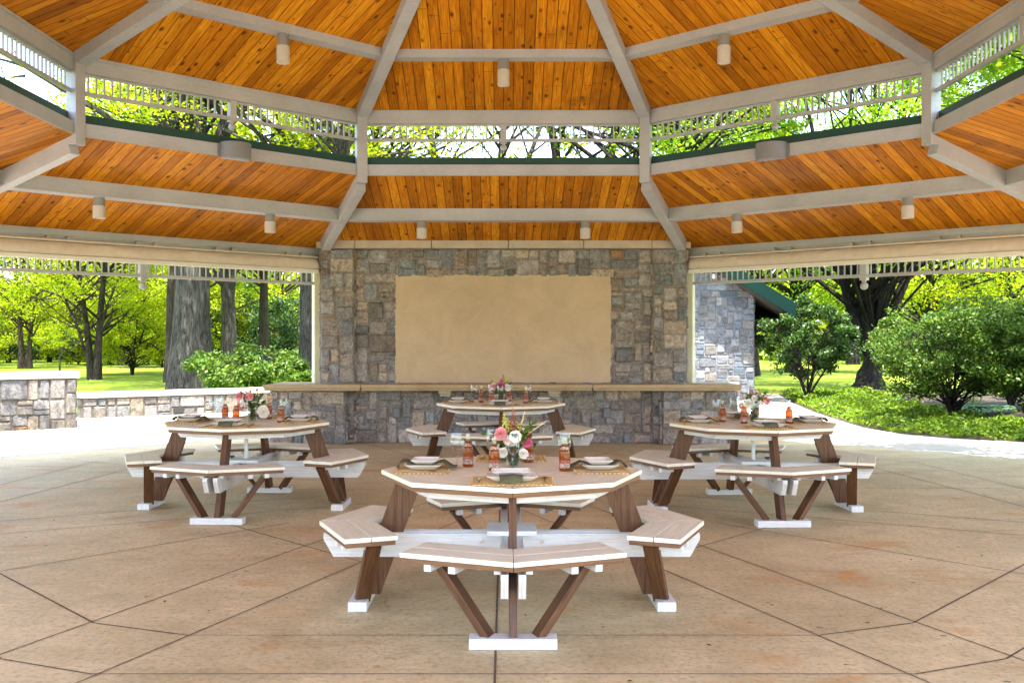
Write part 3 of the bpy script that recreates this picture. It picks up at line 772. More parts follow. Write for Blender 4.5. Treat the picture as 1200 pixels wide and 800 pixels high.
def build_table():
    root = empty('picnic_table')
    mb = MB(); ring_boards(mb, 0.0, 0.748, 0.736, 0.76, 6, 0.004)
    mb.build('table_top', M['board_birch'], root, bevel=0.003)
    top = [c for c in children(root) if c.name.startswith('table_top')][0]
    mb = MB(); ring_boards(mb, 0.64, 0.735, 0.710, 0.7345, 1, 0.0); mb.build('edge_trim', M['board_trim'], top, bevel=0.002)
    mb = MB(); ring_boards(mb, 0.47, 0.63, 0.665, 0.7085, 1, 0.0); mb.build('apron', M['board_white'], top, bevel=0.003)
    mb = MB(); ring_boards(mb, 0.0, 0.47, 0.70, 0.734, 1, 0.0); mb.build('underboard', M['board_white'], top)
    c22 = math.cos(R(22.5))
    for q in range(4):
        rz = R(90 * q)
        # bench: two boards wide, mitred at the knee
        mb = MB(); tb = MB()
        for s in (-1, 1):
            u = (Vector(octp(1, s)) - Vector(octp(1, 0))).normalized(); n = Vector((-u.y, u.x)) * (1 if s > 0 else -1)   # n: inwards
            ln = 0.60
            for (B, w0, w1, z0, z1, ln2) in ((mb, 0.0, 0.143, 0.443, 0.468, ln), (mb, 0.147, 0.29, 0.443, 0.468, ln), (tb, 0.010, 0.280, 0.418, 0.4415, ln - 0.01)):
                # offset lines of the outer edge; the mitre runs along x = 0
                def pt(w, along):
                    base = Vector(octp(1.103, 0)) + n * w
                    if along is None:   # on the mitre plane x = 0 (a hair off it)
                        t = (-base.x + s * 0.0015) / u.x; return base + u * t
                    return base + u * along
                q4 = [pt(w0, None), pt(w0, ln2), pt(w1, ln2), pt(w1, None)]
                q4 = [(p.x, p.y) for p in q4]
                if s < 0: q4 = q4[::-1]
                B.prism(q4, z0, z1, (u.x, u.y))
        be = mb.build('bench', M['board_birch'], root, bevel=0.003, rz=rz)
        tb.build('bench_trim', M['board_trim'], be, bevel=0.002)
        for s in (-1, 1):
            u = (Vector(octp(1, s)) - Vector(octp(1, 0))).normalized(); n = Vector((-u.y, u.x)) * (1 if s > 0 else -1)
            for al in (0.33, 0.46):
                mb = MB(); p0 = Vector(octp(1.103, 0)) + u * al + n * 0.02; p1 = p0 + n * 0.25
                mb.beam((p0.x, p0.y, 0.4165), (p1.x, p1.y, 0.4165), 0.038, 0.035)
                mb.build('cleat', M['board_white'], be, bevel=0.003)
        for s in (-1, 1):
            mb = MB(); mb.box((s * 0.075, -0.92, 0.405), (0.036, 0.20, 0.024)); mb.build('cleat', M['board_white'], be, bevel=0.003)
        # leaning post on the radius
        mb = MB(); lean = 0.344
        q = [(-(0.752 + 0.139), 0.0555), (-0.752, 0.0555), (-0.512, 0.7095), (-(0.512 + 0.139), 0.7095)]
        L = 0.7
        for x in (-0.02, 0.02):
            pts = [(x, y, z) for y, z in q]; uv = [(z, y) for y, z in q]
            if x > 0: mb.face(pts, uv)
            else: mb.face(pts[::-1], uv[::-1])
        for (a, b) in zip(q, q[1:] + q[:1]):
            mb.face([(-0.02, *a), (-0.02, *b), (0.02, *b), (0.02, *a)][::-1], [(a[1], 0), (b[1], 0), (b[1], 0.04), (a[1], 0.04)][::-1])
        mb.build('post', M['board_brown'], root, bevel=0.003, rz=rz)
        for s in (-1, 1):
            mb = MB(); mb.beam((s * 0.105, -0.845, 0.056), (s * 0.36, -0.75, 0.417), 0.085, 0.038, 0.0)
            mb.build('brace', M['board_brown'], root, bevel=0.003, rz=rz)
        mb = MB(); mb.box((0, -0.855, 0.0285), (0.43, 0.105, 0.054)); mb.build('foot', M['board_white'], root, bevel=0.004, rz=rz)
    # crossing pairs of floor beams (the second pair is notched under the first)
    for (rz, zt, zb) in ((0, 0.402, 0.275), (R(90), 0.4035, 0.2765)):
        for s in (-1, 1):
            halves = ((-1.065, 1.065),) if rz else ((-1.065, -0.065), (0.065, 1.065))
            for (a, b) in halves:
                mb = MB(); x0, x1 = s * 0.024, s * 0.060
                ta = 0.055 if abs(a) > 1 else 0; t2 = 0.055 if abs(b) > 1 else 0
                q = [(a + ta, zb), (b - t2, zb), (b, zt - 0.03), (b, zt), (a, zt), (a, zt - 0.03)]
                lo, hi = min(x0, x1), max(x0, x1)
                f1 = [(hi, y, z) for y, z in q]; uv = [(y, z) for y, z in q]
                mb.face(f1, uv); mb.face([(lo, y, z) for y, z in q][::-1], uv[::-1])
                for (p, r) in zip(q, q[1:] + q[:1]):
                    mb.face([(lo, *p), (lo, *r), (hi, *r), (hi, *p)][::-1], [(p[0], 0), (r[0], 0), (r[0], .036), (p[0], .036)][::-1])
                mb.build('floor_beam', M['board_white'], root, bevel=0.003, rz=rz)
    for (rz, zz) in ((0, 0.36), (R(90), 0.36)):
        for s in (-1, 1):
            for e in (-1, 1):
                mb = MB()
                for yy in (0.17, 0.80): mb.tube([(s * 0.0595, e * yy, zz), (s * 0.064, e * yy, zz)], 0.011, 10)
                mb.build('bolt', M['steel'], root, rz=rz)
    mb = MB(); mb.box((0, 0, 0.419), (0.28, 0.28, 0.028)); mb.build('centre_plate', M['board_white'], root, bevel=0.003)
    mb = MB(); mb.box((0, 0, 0.566), (0.03, 0.03, 0.262)); mb.build('umbrella_sleeve', M['board_white'], root, bevel=0.003)
    return root

TAB = [(0.047, 5.87, 0.0, 'front'), (-0.03, 11.87, 0.6, 'rear'), (-2.31, 9.2, -1.2, 'wall'), (2.215, 9.08, 1.8, 'building')]
TLAB = {'front': 'large octagonal picnic table nearest the viewer, set for four',
        'rear': 'octagonal picnic table before the stone wall and its serving ledge',
        'wall': 'octagonal picnic table on the side of the low garden wall',
        'building': 'octagonal picnic table on the side of the shrubs and green-roofed building'}
TN = {'front': 'of the nearest table', 'rear': 'of the table before the stone wall', 'wall': 'of the table towards the garden wall', 'building': 'of the table towards the shrubs'}
SEAT = [('near seat', 0), ('right seat', 90), ('far seat', 180), ('left seat', 270)]
t0 = build_table()
for i, (x, y, rz, key) in enumerate(TAB):
    t = t0 if i == 0 else copy_tree(t0)
    t.location = (x, y, 0.004); t.rotation_euler = (0, 0, R(rz))
    tag(t, TLAB[key], 'picnic table', 'octagonal picnic tables with four benches')

# ------------------------------------------------------------------ table settings
def rrect(w, h, r, n=6):
    pts = []
    for cx, cy, a0 in ((w / 2 - r, h / 2 - r, 0), (-w / 2 + r, h / 2 - r, 90), (-w / 2 + r, -h / 2 + r, 180), (w / 2 - r, -h / 2 + r, 270)):
        for i in range(n + 1):
            a = R(a0 + 90 * i / n); pts.append((cx + r * math.cos(a), cy + r * math.sin(a)))
    return pts
def plate(name, w, h, dep):
    mb = MB(); t = 0.006
    lv = [(w * 0.62, h * 0.56, 0.0), (w * 0.80, h * 0.76, dep * 0.35), (w, h, dep), (w - 0.008, h - 0.008, dep + 0.003), (w * 0.79, h * 0.75, dep * 0.35 + t), (w * 0.62, h * 0.56, t)]
    rings = [[(x, y, z) for x, y in rrect(a, b, min(a, b) * 0.16)] for a, b, z in lv]
    n = len(rings[0])
    mb.face(rings[0][::-1])
    for A, B in zip(rings, rings[1:]):
        for i in range(n): mb.face([A[i], A[(i + 1) % n], B[(i + 1) % n], B[i]])
    mb.face(rings[-1])
    o = mb.build(name, M['porcelain'], smooth=True); return o

def mk_mat():
    mb = MB(); rr = random.Random(5)
    n = 46; W, H = 0.42, 0.30
    # woven sheet with a raised braided rim
    for i in range(int(W / 0.012)):
        for j in range(int(H / 0.012)):
            x, y = -W / 2 + 0.006 + i * 0.012, -H / 2 + 0.006 + j * 0.012
            z = 0.0035 + (0.0018 if (i + j) % 2 else 0.0)
            mb.box((x, y, z / 2 + 0.0005), (0.0118, 0.0118, z))
    per = [(-W / 2 + W * k / 34, s * H / 2) for s in (-1, 1) for k in range(35)] + [(s * W / 2, -H / 2 + H * k / 24) for s in (-1, 1) for k in range(25)]
    for (x, y) in per:
        mb.sphere((x, y, 0.005), 0.0075, 6, 0.65)
    return mb.build('placemat', M['wicker'])
def mk_napkin():
    mb = MB(); w = 0.118
    path = [(-0.150, 0.0085), (-0.148, 0.020), (-0.128, 0.036), (-0.108, 0.0415), (-0.085, 0.034), (-0.06, 0.0245), (0.0, 0.0235), (0.06, 0.0245), (0.085, 0.034), (0.108, 0.040), (0.13, 0.028), (0.16, 0.012), (0.185, 0.0095)]
    nx = 7
    def pt(i, j, up):
        y, z = path[i]; u = j / (nx - 1)
        x = -w / 2 + w * u
        wv = 0.004 * math.sin(u * 9 + i * 0.9) * (1 if i in (0, 1, 2, 10, 11, 12) else 0.3)
        return (x + 0.004 * math.sin(i * 1.3), y - (up * 0.006 if i < 3 else 0), z + wv + (up * 0.006 if i >= 2 else 0))
    for up in (0, 1):
        for i in range(len(path) - 1):
            for j in range(nx - 1):
                q = [pt(i, j, up), pt(i, j + 1, up), pt(i + 1, j + 1, up), pt(i + 1, j, up)]
                mb.face(q if up else q[::-1])
    for i in range(len(path) - 1):
        for j in (0, nx - 1): mb.face([pt(i, j, 0), pt(i + 1, j, 0), pt(i + 1, j, 1), pt(i, j, 1)])
    for i in (0, len(path) - 1):
        for j in range(nx - 1): mb.face([pt(i, j, 0), pt(i, j + 1, 0), pt(i, j + 1, 1), pt(i, j, 1)])
    o = mb.build('napkin', M['olive_linen'], smooth=True); return o
def mk_fork():
    mb = MB()
    mb.prism([(-0.005, -0.095), (0.005, -0.095), (0.0028, 0.03), (-0.0028, 0.03)], 0.001, 0.0035, (0, 1))
    mb.prism([(-0.0028, 0.03), (0.0028, 0.03), (0.011, 0.05), (0.011, 0.062), (-0.011, 0.062), (-0.011, 0.05)], 0.003, 0.0055, (0, 1))
    for k in range(4): mb.prism([(-0.011 + k * 0.0062, 0.062), (-0.0076 + k * 0.0062, 0.062), (-0.0082 + k * 0.0062, 0.1), (-0.0104 + k * 0.0062, 0.1)], 0.0035, 0.0055, (0, 1))
    return mb.build('fork', M['steel'], bevel=0.0006)
def mk_spoon():
    mb = MB()
    mb.prism([(-0.005, -0.095), (0.005, -0.095), (0.0028, 0.05), (-0.0028, 0.05)], 0.001, 0.0035, (0, 1))
    n = 16
    for r0, r1 in ((0, 0.5), (0.5, 0.8), (0.8, 1.0)):
        for k in range(n):
            a, b = 2 * math.pi * k / n, 2 * math.pi * (k + 1) / n
            f = lambda r, t: (0.020 * r * math.cos(t), 0.075 + 0.028 * r * math.sin(t), 0.0015 + 0.008 * r * r)
            q = [f(r0, a), f(r1, a), f(r1, b), f(r0, b)]
            mb.face(q[1:] if r0 == 0 else q)
    return mb.build('spoon', M['steel'], smooth=True)
def mk_glass():
    g = empty('wine_glass')
    mb = MB()
    prof = [(0.0, 0.004), (0.033, 0.003), (0.034, 0.0), (0.034, 0.0025), (0.012, 0.006), (0.0048, 0.014), (0.0042, 0.075), (0.008, 0.084), (0.028, 0.105), (0.038, 0.130), (0.0405, 0.150), (0.038, 0.178), (0.034, 0.205),
            (0.0328, 0.205), (0.0368, 0.178), (0.0392, 0.150), (0.0366, 0.130), (0.0265, 0.106), (0.0, 0.088)]
    mb.lathe(prof, 28); mb.build('bowl', M['clear_glass'], g, smooth=True)
    return g
def mk_bottle():
    b = empty('glass_bottle')
    mb = MB(); mb.lathe([(0, 0.002), (0.028, 0.0), (0.031, 0.005), (0.031, 0.098), (0.0295, 0.112), (0.022, 0.130), (0.0150, 0.146), (0.0138, 0.150), (0.0, 0.150)], 24); mb.build('bottle_body', M['amber_bottle'], b, smooth=True)
    mb = MB(); mb.lathe([(0.0140, 0.151), (0.0128, 0.176), (0.0128, 0.186), (0.0145, 0.187), (0.0145, 0.192), (0.0105, 0.192), (0.0105, 0.16)], 20); mb.build('neck', M['clear_glass'], b, smooth=True)
    mb = MB(); mb.lathe([(0.0316, 0.018), (0.0316, 0.062)], 24); mb.build('bottle_label', M['bottle_label'], b, smooth=True)
    mb = MB(); mb.lathe([(0.0262, 0.1215), (0.0222, 0.131), (0.0186, 0.138)], 20); mb.build('neck_label', M['bottle_label'], b, smooth=True)
    return b

PROTO = {'mat': mk_mat(), 'plate': plate('dinner_plate', 0.272, 0.205, 0.030), 'small': plate('side_plate', 0.205, 0.155, 0.022), 'napkin': mk_napkin(), 'fork': mk_fork(), 'spoon': mk_spoon(), 'glass': mk_glass(), 'bottle': mk_bottle()}
USED = set()
def put(kind, loc, rz, label, cat, group):
    o = PROTO[kind]
    if kind in USED: o = copy_tree(o)
    USED.add(kind)
    o.location = loc; o.rotation_euler = (0, 0, rz); tag(o, label, cat, group)
    return o
# where the bottle and glass of each seat stand, table by table (x, y from the table's centre)
LAY = {'near seat': ((-0.10, -0.05), (0.005, -0.06)), 'left seat': ((-0.255, 0.13), (-0.315, 0.06)), 'right seat': ((0.30, -0.06), (0.305, 0.055)), 'far seat': ((0.105, 0.34), (-0.11, 0.31))}
rj = random.Random(21)
ZT = 0.7645
for (tx, ty, trz, key) in TAB:
    for seat, deg in SEAT:
        w = f'at the {seat} {TN[key]}'
        dx, dy, dr = (rj.uniform(-0.012, 0.012), rj.uniform(-0.012, 0.012), rj.uniform(-2, 2)) if key != 'front' else (0, 0, 0)
        A = R(deg + dr + trz); ca, sa = math.cos(A), math.sin(A)
        def wp(x, y, z=0.0): return (tx + ca * x - sa * y + dx, ty + sa * x + ca * y + dy, ZT + z)
        put('mat', wp(0, -0.505), A, 'woven straw placemat ' + w, 'placemat', 'woven placemats on the picnic tables')
        put('plate', wp(0.0, -0.50, 0.0065), A, 'white dinner plate ' + w, 'plate', 'white dinner plates on the picnic tables')
        put('napkin', wp(-0.004, -0.50, 0.0065), A + R(rj.uniform(-4, 4)), 'olive linen napkin ' + w, 'napkin', 'olive napkins on the picnic tables')
        put('small', wp(-0.008, -0.495, 0.037), A + R(rj.uniform(-3, 3)), 'small white plate ' + w, 'plate', 'small white plates on the picnic tables')
        put('fork', wp(-0.175, -0.505, 0.0065), A + R(rj.uniform(-5, 5)), 'steel fork ' + w, 'fork', 'steel forks on the picnic tables')
        put('spoon', wp(0.172, -0.515, 0.0065), A + R(rj.uniform(-5, 5)), 'steel spoon ' + w, 'spoon', 'steel spoons on the picnic tables')
        (bx, by), (gx, gy) = LAY[seat]
        j = (lambda s: rj.uniform(-s, s)) if key != 'front' else (lambda s: 0.0)
        put('bottle', (tx + bx + j(0.025), ty + by + j(0.03), ZT), rj.uniform(0, 6), 'amber glass bottle ' + w, 'bottle', 'amber bottles on the picnic tables')
        put('glass', (tx + gx + j(0.015), ty + gy + j(0.02), ZT), 0, 'empty stemmed wine glass ' + w, 'wine glass', 'wine glasses on the picnic tables')

# ------------------------------------------------------------------ flowers
def leaf_mesh(name, cen, size, mat, parent=None, rng=None, up=0.35, aspect=0.55, axis=None, fold=0.25):
    """many small folded leaves, one pair of triangles-with-a-crease each"""
    n = len(cen); rng = rng or np.random.default_rng(1)
    nrm = rng.normal(size=(n, 3)); nrm[:, 2] = np.abs(nrm[:, 2]) + up; nrm /= np.linalg.norm(nrm, axis=1)[:, None]
    t = rng.normal(size=(n, 3)) if axis is None else axis + rng.normal(size=(n, 3)) * 0.5
    t -= nrm * (t * nrm).sum(1)[:, None]; t /= np.linalg.norm(t, axis=1)[:, None] + 1e-9
    b = np.cross(nrm, t)
    s = (size * rng.uniform(0.65, 1.3, n))[:, None]
    drop = nrm * s * fold * 0.5
    V4 = np.stack([cen - t * s * 0.5, cen + b * s * aspect * 0.5 - drop * 0.6, cen + t * s * 0.5 - drop, cen - b * s * aspect * 0.5 - drop * 0.6], 1).reshape(-1, 3)
    me = bpy.data.meshes.new(name)
    me.vertices.add(n * 4); me.loops.add(n * 4); me.polygons.add(n)
    me.vertices.foreach_set('co', V4.astype(np.float32).ravel())
    me.loops.foreach_set('vertex_index', np.arange(n * 4, dtype=np.int32))
    me.polygons.foreach_set('loop_start', np.arange(0, n * 4, 4, dtype=np.int32))
    at = me.attributes.new('leafvar', 'FLOAT', 'POINT')
    at.data.foreach_set('value', np.repeat(np.clip(rng.normal(0.5, 0.24, n), 0, 1), 4).astype(np.float32))
    me.update(calc_edges=True); me.materials.append(mat)
    o = bpy.data.objects.new(name, me); COL.objects.link(o); o.parent = parent
    return o

def bloom(c, r, d, mat, parent, rnd, kind='rose'):
    """layered cup petals facing along d"""
    d = Vector(d).normalized(); x = d.cross(Vector((0.3, 0.2, 1))).normalized(); y = d.cross(x); c = Vector(c)
    mb = MB()
    lay = [(0.25, 4, 0.9), (0.5, 5, 0.75), (0.75, 6, 0.5), (1.0, 7, 0.2)] if kind == 'rose' else [(0.85, 6, 0.12), (1.0, 6, 0.05)]
    for li, (rr, n, up) in enumerate(lay):
        for k in range(n):
            a = 2 * math.pi * (k + 0.5 * li) / n + rnd.uniform(-0.15, 0.15); hw = math.pi / n * 1.25
            f = lambda t, q, b: c + (x * math.cos(a + t) + y * math.sin(a + t)) * r * rr * q + d * r * (b * up + 0.12 * li * -1 + 0.2)
            p = [f(0, 0.15, 0.1), f(-hw, 0.75, 0.55), f(-hw * 0.7, 1.0, 0.95), f(0, 1.06, 0.85), f(hw * 0.7, 1.0, 0.95), f(hw, 0.75, 0.55)]
            m = f(0, 0.65, 0.35)
            for i in range(len(p)): mb.face([p[i], p[(i + 1) % len(p)], m])
    o = mb.build('bloom', mat, parent, smooth=True)
    if kind != 'rose':
        e = MB(); e.sphere(c + d * r * 0.3, r * 0.26, 10); e.build('eye', M['flower_eye'], o, smooth=True)
    return o

def bouquet(loc, label, seed, blooms, spikes, sticks, scale=1.0, vase=True):
    rnd = random.Random(seed); rng = np.random.default_rng(seed)
    root = empty('flower_arrangement', loc); tag(root, label, 'flowers', 'flower arrangements on the picnic tables')
    mb = MB(); mb.lathe([(0, 0.004), (0.036, 0.0), (0.040, 0.006), (0.042, 0.06), (0.046, 0.115), (0.0435, 0.115), (0.039, 0.06), (0.036, 0.012), (0, 0.010)], 24)
    mb.build('vase', M['clear_glass'], root, smooth=True)
    mb = MB(); mb.lathe([(0, 0.013), (0.034, 0.014), (0.037, 0.06), (0.0385, 0.075), (0, 0.075)], 20); mb.build('water', M['water'], root, smooth=True)
    mb = MB(); cen = []; ax = []
    for k in range(16):
        a = rnd.uniform(0, 6.28); r = rnd.uniform(0.0, 0.027); e = rnd.uniform(0.05, 0.13); h = rnd.uniform(0.17, 0.27)
        p = [(r * math.cos(a + 2.5), r * math.sin(a + 2.5), 0.016), (0.012 * math.cos(a), 0.012 * math.sin(a), 0.11), (e * math.cos(a), e * math.sin(a), h)]
        mb.tube(p, [0.0022, 0.002, 0.0014], 5)
        for t in np.linspace(0.15, 1, 9):
            q = np.array(p[1]) * (1 - t) + np.array(p[2]) * t
            for _ in range(2):
                cen.append(q + rng.normal(size=3) * 0.014); ax.append([math.cos(a), math.sin(a), 0.6])
    mb.build('stems', M['stem_green'], root, smooth=True)
    for k in range(70):   # leaves standing in the water
        a = rnd.uniform(0, 6.28); cen.append(np.array([0.026 * math.cos(a) * rnd.random(), 0.026 * math.sin(a), rnd.uniform(0.02, 0.10)])); ax.append([0, 0, 1])
    leaf_mesh('leaves', np.array(cen), 0.043, M['leaf_bouquet'], root, rng, 0.2, 0.42, np.array(ax))
    for (x, y, z, r, mt, kind) in blooms:
        bloom((x, y, z), r, (x * 1.2, y - 0.12, 0.06), M[mt], root, rnd, kind)
    for (x, y, z0, z1, mt) in spikes:
        mb = MB(); mb.tube([(x * 0.5, y * 0.5, z0 - 0.06), (x, y, z1)], [0.0018, 0.001], 5); n = int((z1 - z0) / 0.0045)
        for i in range(n):
            f = i / n; a = i * 2.4; rr = 0.019 * (1 - f) + 0.004
            xx, yy, zz = x * (0.75 + 0.25 * f) + rr * math.cos(a), y * (0.75 + 0.25 * f) + rr * math.sin(a), z0 + (z1 - z0) * f
            mb.sphere((xx, yy, zz), 0.0075 * (1 - 0.6 * f), 6, 1.3)
        mb.build('flower_spike', M[mt], root, smooth=True)
    for (p, q) in sticks:
        mb = MB(); mb.tube([p, ((p[0] + q[0]) / 2, (p[1] + q[1]) / 2, (p[2] + q[2]) / 2 + 0.004), q], [0.0015, 0.0045, 0.003], 7); mb.build('dried_stem', M['straw'], root, smooth=True)
    root.scale = (scale,) * 3
    return root
fz = 0.762
bouquet((TAB[0][0] + 0.01, TAB[0][1] + 0.13, fz), 'loose bouquet with pink ranunculus, white anemone and yellow spikes on the nearest table', 4,
    [(-0.075, -0.06, 0.200, 0.040, 'petal_pink', 'rose'), (0.012, -0.085, 0.185, 0.036, 'petal_white', 'anemone'), (0.078, -0.05, 0.150, 0.030, 'petal_magenta', 'rose'), (-0.035, -0.075, 0.160, 0.024, 'petal_blush', 'rose'),
     (0.07, -0.02, 0.225, 0.020, 'petal_white', 'rose'), (-0.06, -0.055, 0.09, 0.030, 'petal_white', 'rose'), (0.085, 0.02, 0.18, 0.03, 'petal_rust', 'rose'), (0.06, -0.07, 0.085, 0.03, 'petal_white', 'rose'), (-0.02, 0.09, 0.2, 0.034, 'petal_pink', 'rose')],
    [(-0.055, 0.0, 0.19, 0.315, 'petal_yellow'), (-0.035, 0.03, 0.2, 0.29, 'petal_yellow'), (0.0, 0.01, 0.215, 0.345, 'petal_rust'), (0.04, 0.0, 0.2, 0.26, 'petal_yellow')],
    [((0.02, 0, 0.14), (0.068, 0.02, 0.325)), ((0.05, 0, 0.16), (0.195, 0.0, 0.27))])
bouquet((TAB[1][0] + 0.0, TAB[1][1] + 0.1, fz), 'round bouquet with red, blush and cream blooms on the table before the stone wall', 7,
    [(-0.085, -0.06, 0.195, 0.046, 'petal_blush', 'rose'), (0.0, -0.08, 0.205, 0.048, 'petal_magenta', 'rose'), (0.075, -0.06, 0.18, 0.044, 'petal_white', 'rose'), (0.12, 0, 0.19, 0.026, 'petal_white', 'rose'), (-0.12, 0, 0.16, 0.03, 'petal_white', 'rose'), (0.03, 0.08, 0.2, 0.04, 'petal_pink', 'rose')],
    [(-0.09, 0.02, 0.22, 0.32, 'petal_yellow'), (0.03, 0.02, 0.24, 0.33, 'petal_rust'), (0.06, 0.0, 0.22, 0.31, 'petal_yellow')], [((-0.05, 0, 0.17), (-0.16, 0, 0.29))], 1.0)
bouquet((TAB[2][0] + 0.03, TAB[2][1] + 0.10, fz), 'bouquet with pink roses and a large white bloom on the table towards the garden wall', 9,
    [(-0.10, -0.05, 0.23, 0.045, 'petal_pink', 'rose'), (-0.02, -0.04, 0.225, 0.042, 'petal_pink', 'rose'), (-0.08, -0.09, 0.145, 0.045, 'petal_pink', 'rose'), (0.115, -0.07, 0.09, 0.058, 'petal_white', 'rose'), (0.10, 0.02, 0.22, 0.03, 'petal_white', 'rose'), (0.16, 0.0, 0.2, 0.026, 'petal_blush', 'rose')],
    [(0.17, 0.0, 0.17, 0.25, 'petal_yellow'), (-0.06, 0.02, 0.25, 0.3, 'petal_pink')], [((0.02, 0, 0.2), (0.06, 0, 0.3))], 1.0)
bouquet((TAB[3][0] + 0.03, TAB[3][1] + 0.10, fz), 'bouquet with coral and white blooms and rusty spike on the table towards the shrubs', 13,
    [(0.045, -0.06, 0.205, 0.042, 'petal_blush', 'rose'), (0.10, -0.04, 0.195, 0.042, 'petal_pink', 'rose'), (-0.06, -0.07, 0.17, 0.045, 'petal_white', 'rose'), (-0.01, -0.07, 0.22, 0.03, 'petal_white', 'rose'), (0.03, 0.02, 0.26, 0.028, 'petal_white', 'rose'), (-0.12, -0.03, 0.15, 0.03, 'petal_blush', 'rose')],
    [(-0.03, 0.0, 0.23, 0.33, 'petal_rust'), (0.05, 0.02, 0.23, 0.31, 'petal_rust')], [((0.05, 0, 0.18), (0.2, 0, 0.28)), ((-0.05, 0, 0.18), (-0.17, 0, 0.31))], 1.0)
# ------------------------------------------------------------------ garden walls and the building
def garden_wall(name, label, pts, h, cap_t, thick, pal, mat, capmat, seed, side=1, cell=0.085, over=0.05, cap_end=(0, 0)):
    """wall along a polyline (its face towards the patio), stones on that face and both ends, coping in lengths on top"""
    root = empty(name, (pts[0][0], pts[0][1], 0)); tag(root, label, 'garden wall')
    inv = Matrix.Translation((-pts[0][0], -pts[0][1], 0)); rnd = random.Random(seed)
    st = MB(); core = MB()
    for (a, b) in zip(pts, pts[1:]):
        A, B = Vector((*a, 0)), Vector((*b, 0)); u = (B - A).normalized(); L = (B - A).length; n = u.cross(Vector((0, 0, 1)))
        hh = h - cap_t
        c = (A + B) / 2 - n * (thick / 2 + 0.004)
        ang = math.atan2(u.y, u.x); Mx = Matrix.Translation((c.x, c.y, hh / 2 - 0.05)) @ Matrix.Rotation(ang, 4, 'Z')
        core.box((0, 0, 0), (L - 0.01, thick - 0.02, hh + 0.09), Mx)
        stone_face(st, (A.x, A.y, -0.02), u, L, hh + 0.02, pal, rnd, cell)
        bb = B - n * thick; stone_face(st, (bb.x, bb.y, -0.02), -u, L, hh + 0.02, pal, rnd, cell * 1.5)
        if b == pts[-1]: stone_face(st, (B.x, B.y, -0.02), -n, thick, hh + 0.02, pal, rnd, cell)
        if a == pts[0]: aa = A - n * thick; stone_face(st, (aa.x, aa.y, -0.02), n, thick, hh + 0.02, pal, rnd, cell)
        m = max(1, round(L / 1.1))
        for i in range(m):
            s0, s1 = L * i / m + (0.003 if i else -over), L * (i + 1) / m - (0.003 if i < m - 1 else -over)
            cc = A + u * (s0 + s1) / 2 - n * (thick / 2); mb = MB()
            Mc = Matrix.Translation((cc.x, cc.y, h - cap_t / 2)) @ Matrix.Rotation(ang, 4, 'Z'); mb.box((0, 0, 0), (s1 - s0, thick + 2 * over, cap_t - 0.004), Mc)
            o = mb.build('coping', capmat, root, bevel=0.012); o.matrix_parent_inverse = inv
    for mb, nm, mm in ((core, 'masonry_core', M['plaster']), (st, 'stone_facing', mat)):
        o = mb.build(nm, mm, root); o.matrix_parent_inverse = inv
    return root, inv
g1, inv1 = garden_wall('garden_wall', 'taller pale stone garden wall with thick coping, ending before the big tree', [(-12.3, 13.7), (-7.25, 17.38)], 0.95, 0.115, 0.55, STONE_PALE, M['garden_stone'], M['garden_cap'], 5)
g2, inv2 = garden_wall('garden_wall', 'low pale stone seat wall with coping running behind the table to the stone wall', [(-7.95, 19.35), (-6.6, 20.3), (-4.9, 21.4), (-2.9, 22.4)], 0.475, 0.10, 0.42, STONE_PALE, M['garden_stone'], M['garden_cap'], 6)
mb = MB(); u = Vector((1.7, 1.1, 0)).normalized(); p = Vector((-6.55, 20.33, 0)) + u * 0.1; ang = math.atan2(u.y, u.x)
mb.box((0, 0, 0), (0.19, 0.12, 0.10), Matrix.Translation((p.x, p.y - 0.03, 0.09)) @ Matrix.Rotation(ang, 4, 'Z')); o = mb.build('drain_hole', M['black_hole'], g2); o.matrix_parent_inverse = inv2

bx0, bx1, by0, by1, ez, pitch = -0.2, 6.02, 24.6, 32.0, 2.50, 0.62
bld = empty('stone_building', (3, by0, 0)); tag(bld, 'small grey stone building with green metal gable roof beyond the shrubs', 'building')
binv = Matrix.Translation((-3, -by0, 0))
def bp(mb, name, mat, par=None, **kw):
    o = mb.build(name, mat, par or bld, **kw)
    if par is None: o.matrix_parent_inverse = binv
    return o
rx = (bx0 + bx1) / 2; rzz = ez + pitch * (bx1 - rx)
mb = MB()
mb.prism([(bx0 + .01, by0 + .01), (bx1 - .01, by0 + .01), (bx1 - .01, by1), (bx0 + .01, by1)], -0.05, ez)
mb.face([(bx0, by0 + .01, ez), (bx1, by0 + .01, ez), (rx, by0 + .01, rzz)]); mb.face([(bx1, by1, ez), (bx0, by1, ez), (rx, by1, rzz)])
bp(mb, 'wall_core', M['plaster'])
mb = MB(); rb = random.Random(8)
stone_face(mb, (bx0, by0, -0.02), (1, 0, 0), bx1 - bx0, ez + 0.02, STONE_BLUE, rb, 0.07, wmax=5, hmax=3, mortar=(0.34, 0.34, 0.34))
for i in range(12):   # stepped courses up the gable, trimmed by the roof
    z0 = ez + i * 0.16; half = (rzz - z0 - 0.05) / pitch
    if half > 0.2: stone_face(mb, (rx - half, by0, z0), (1, 0, 0), 2 * half, 0.16, STONE_BLUE, rb, 0.08, hmax=2, mortar=(0.34, 0.34, 0.34))
stone_face(mb, (bx1, by0, -0.02), (0, 1, 0), by1 - by0, ez + 0.02, STONE_BLUE, rb, 0.08, hmax=3)
bp(mb, 'stone_facing', M['building_stone'])
ov, og = 0.86, 0.55
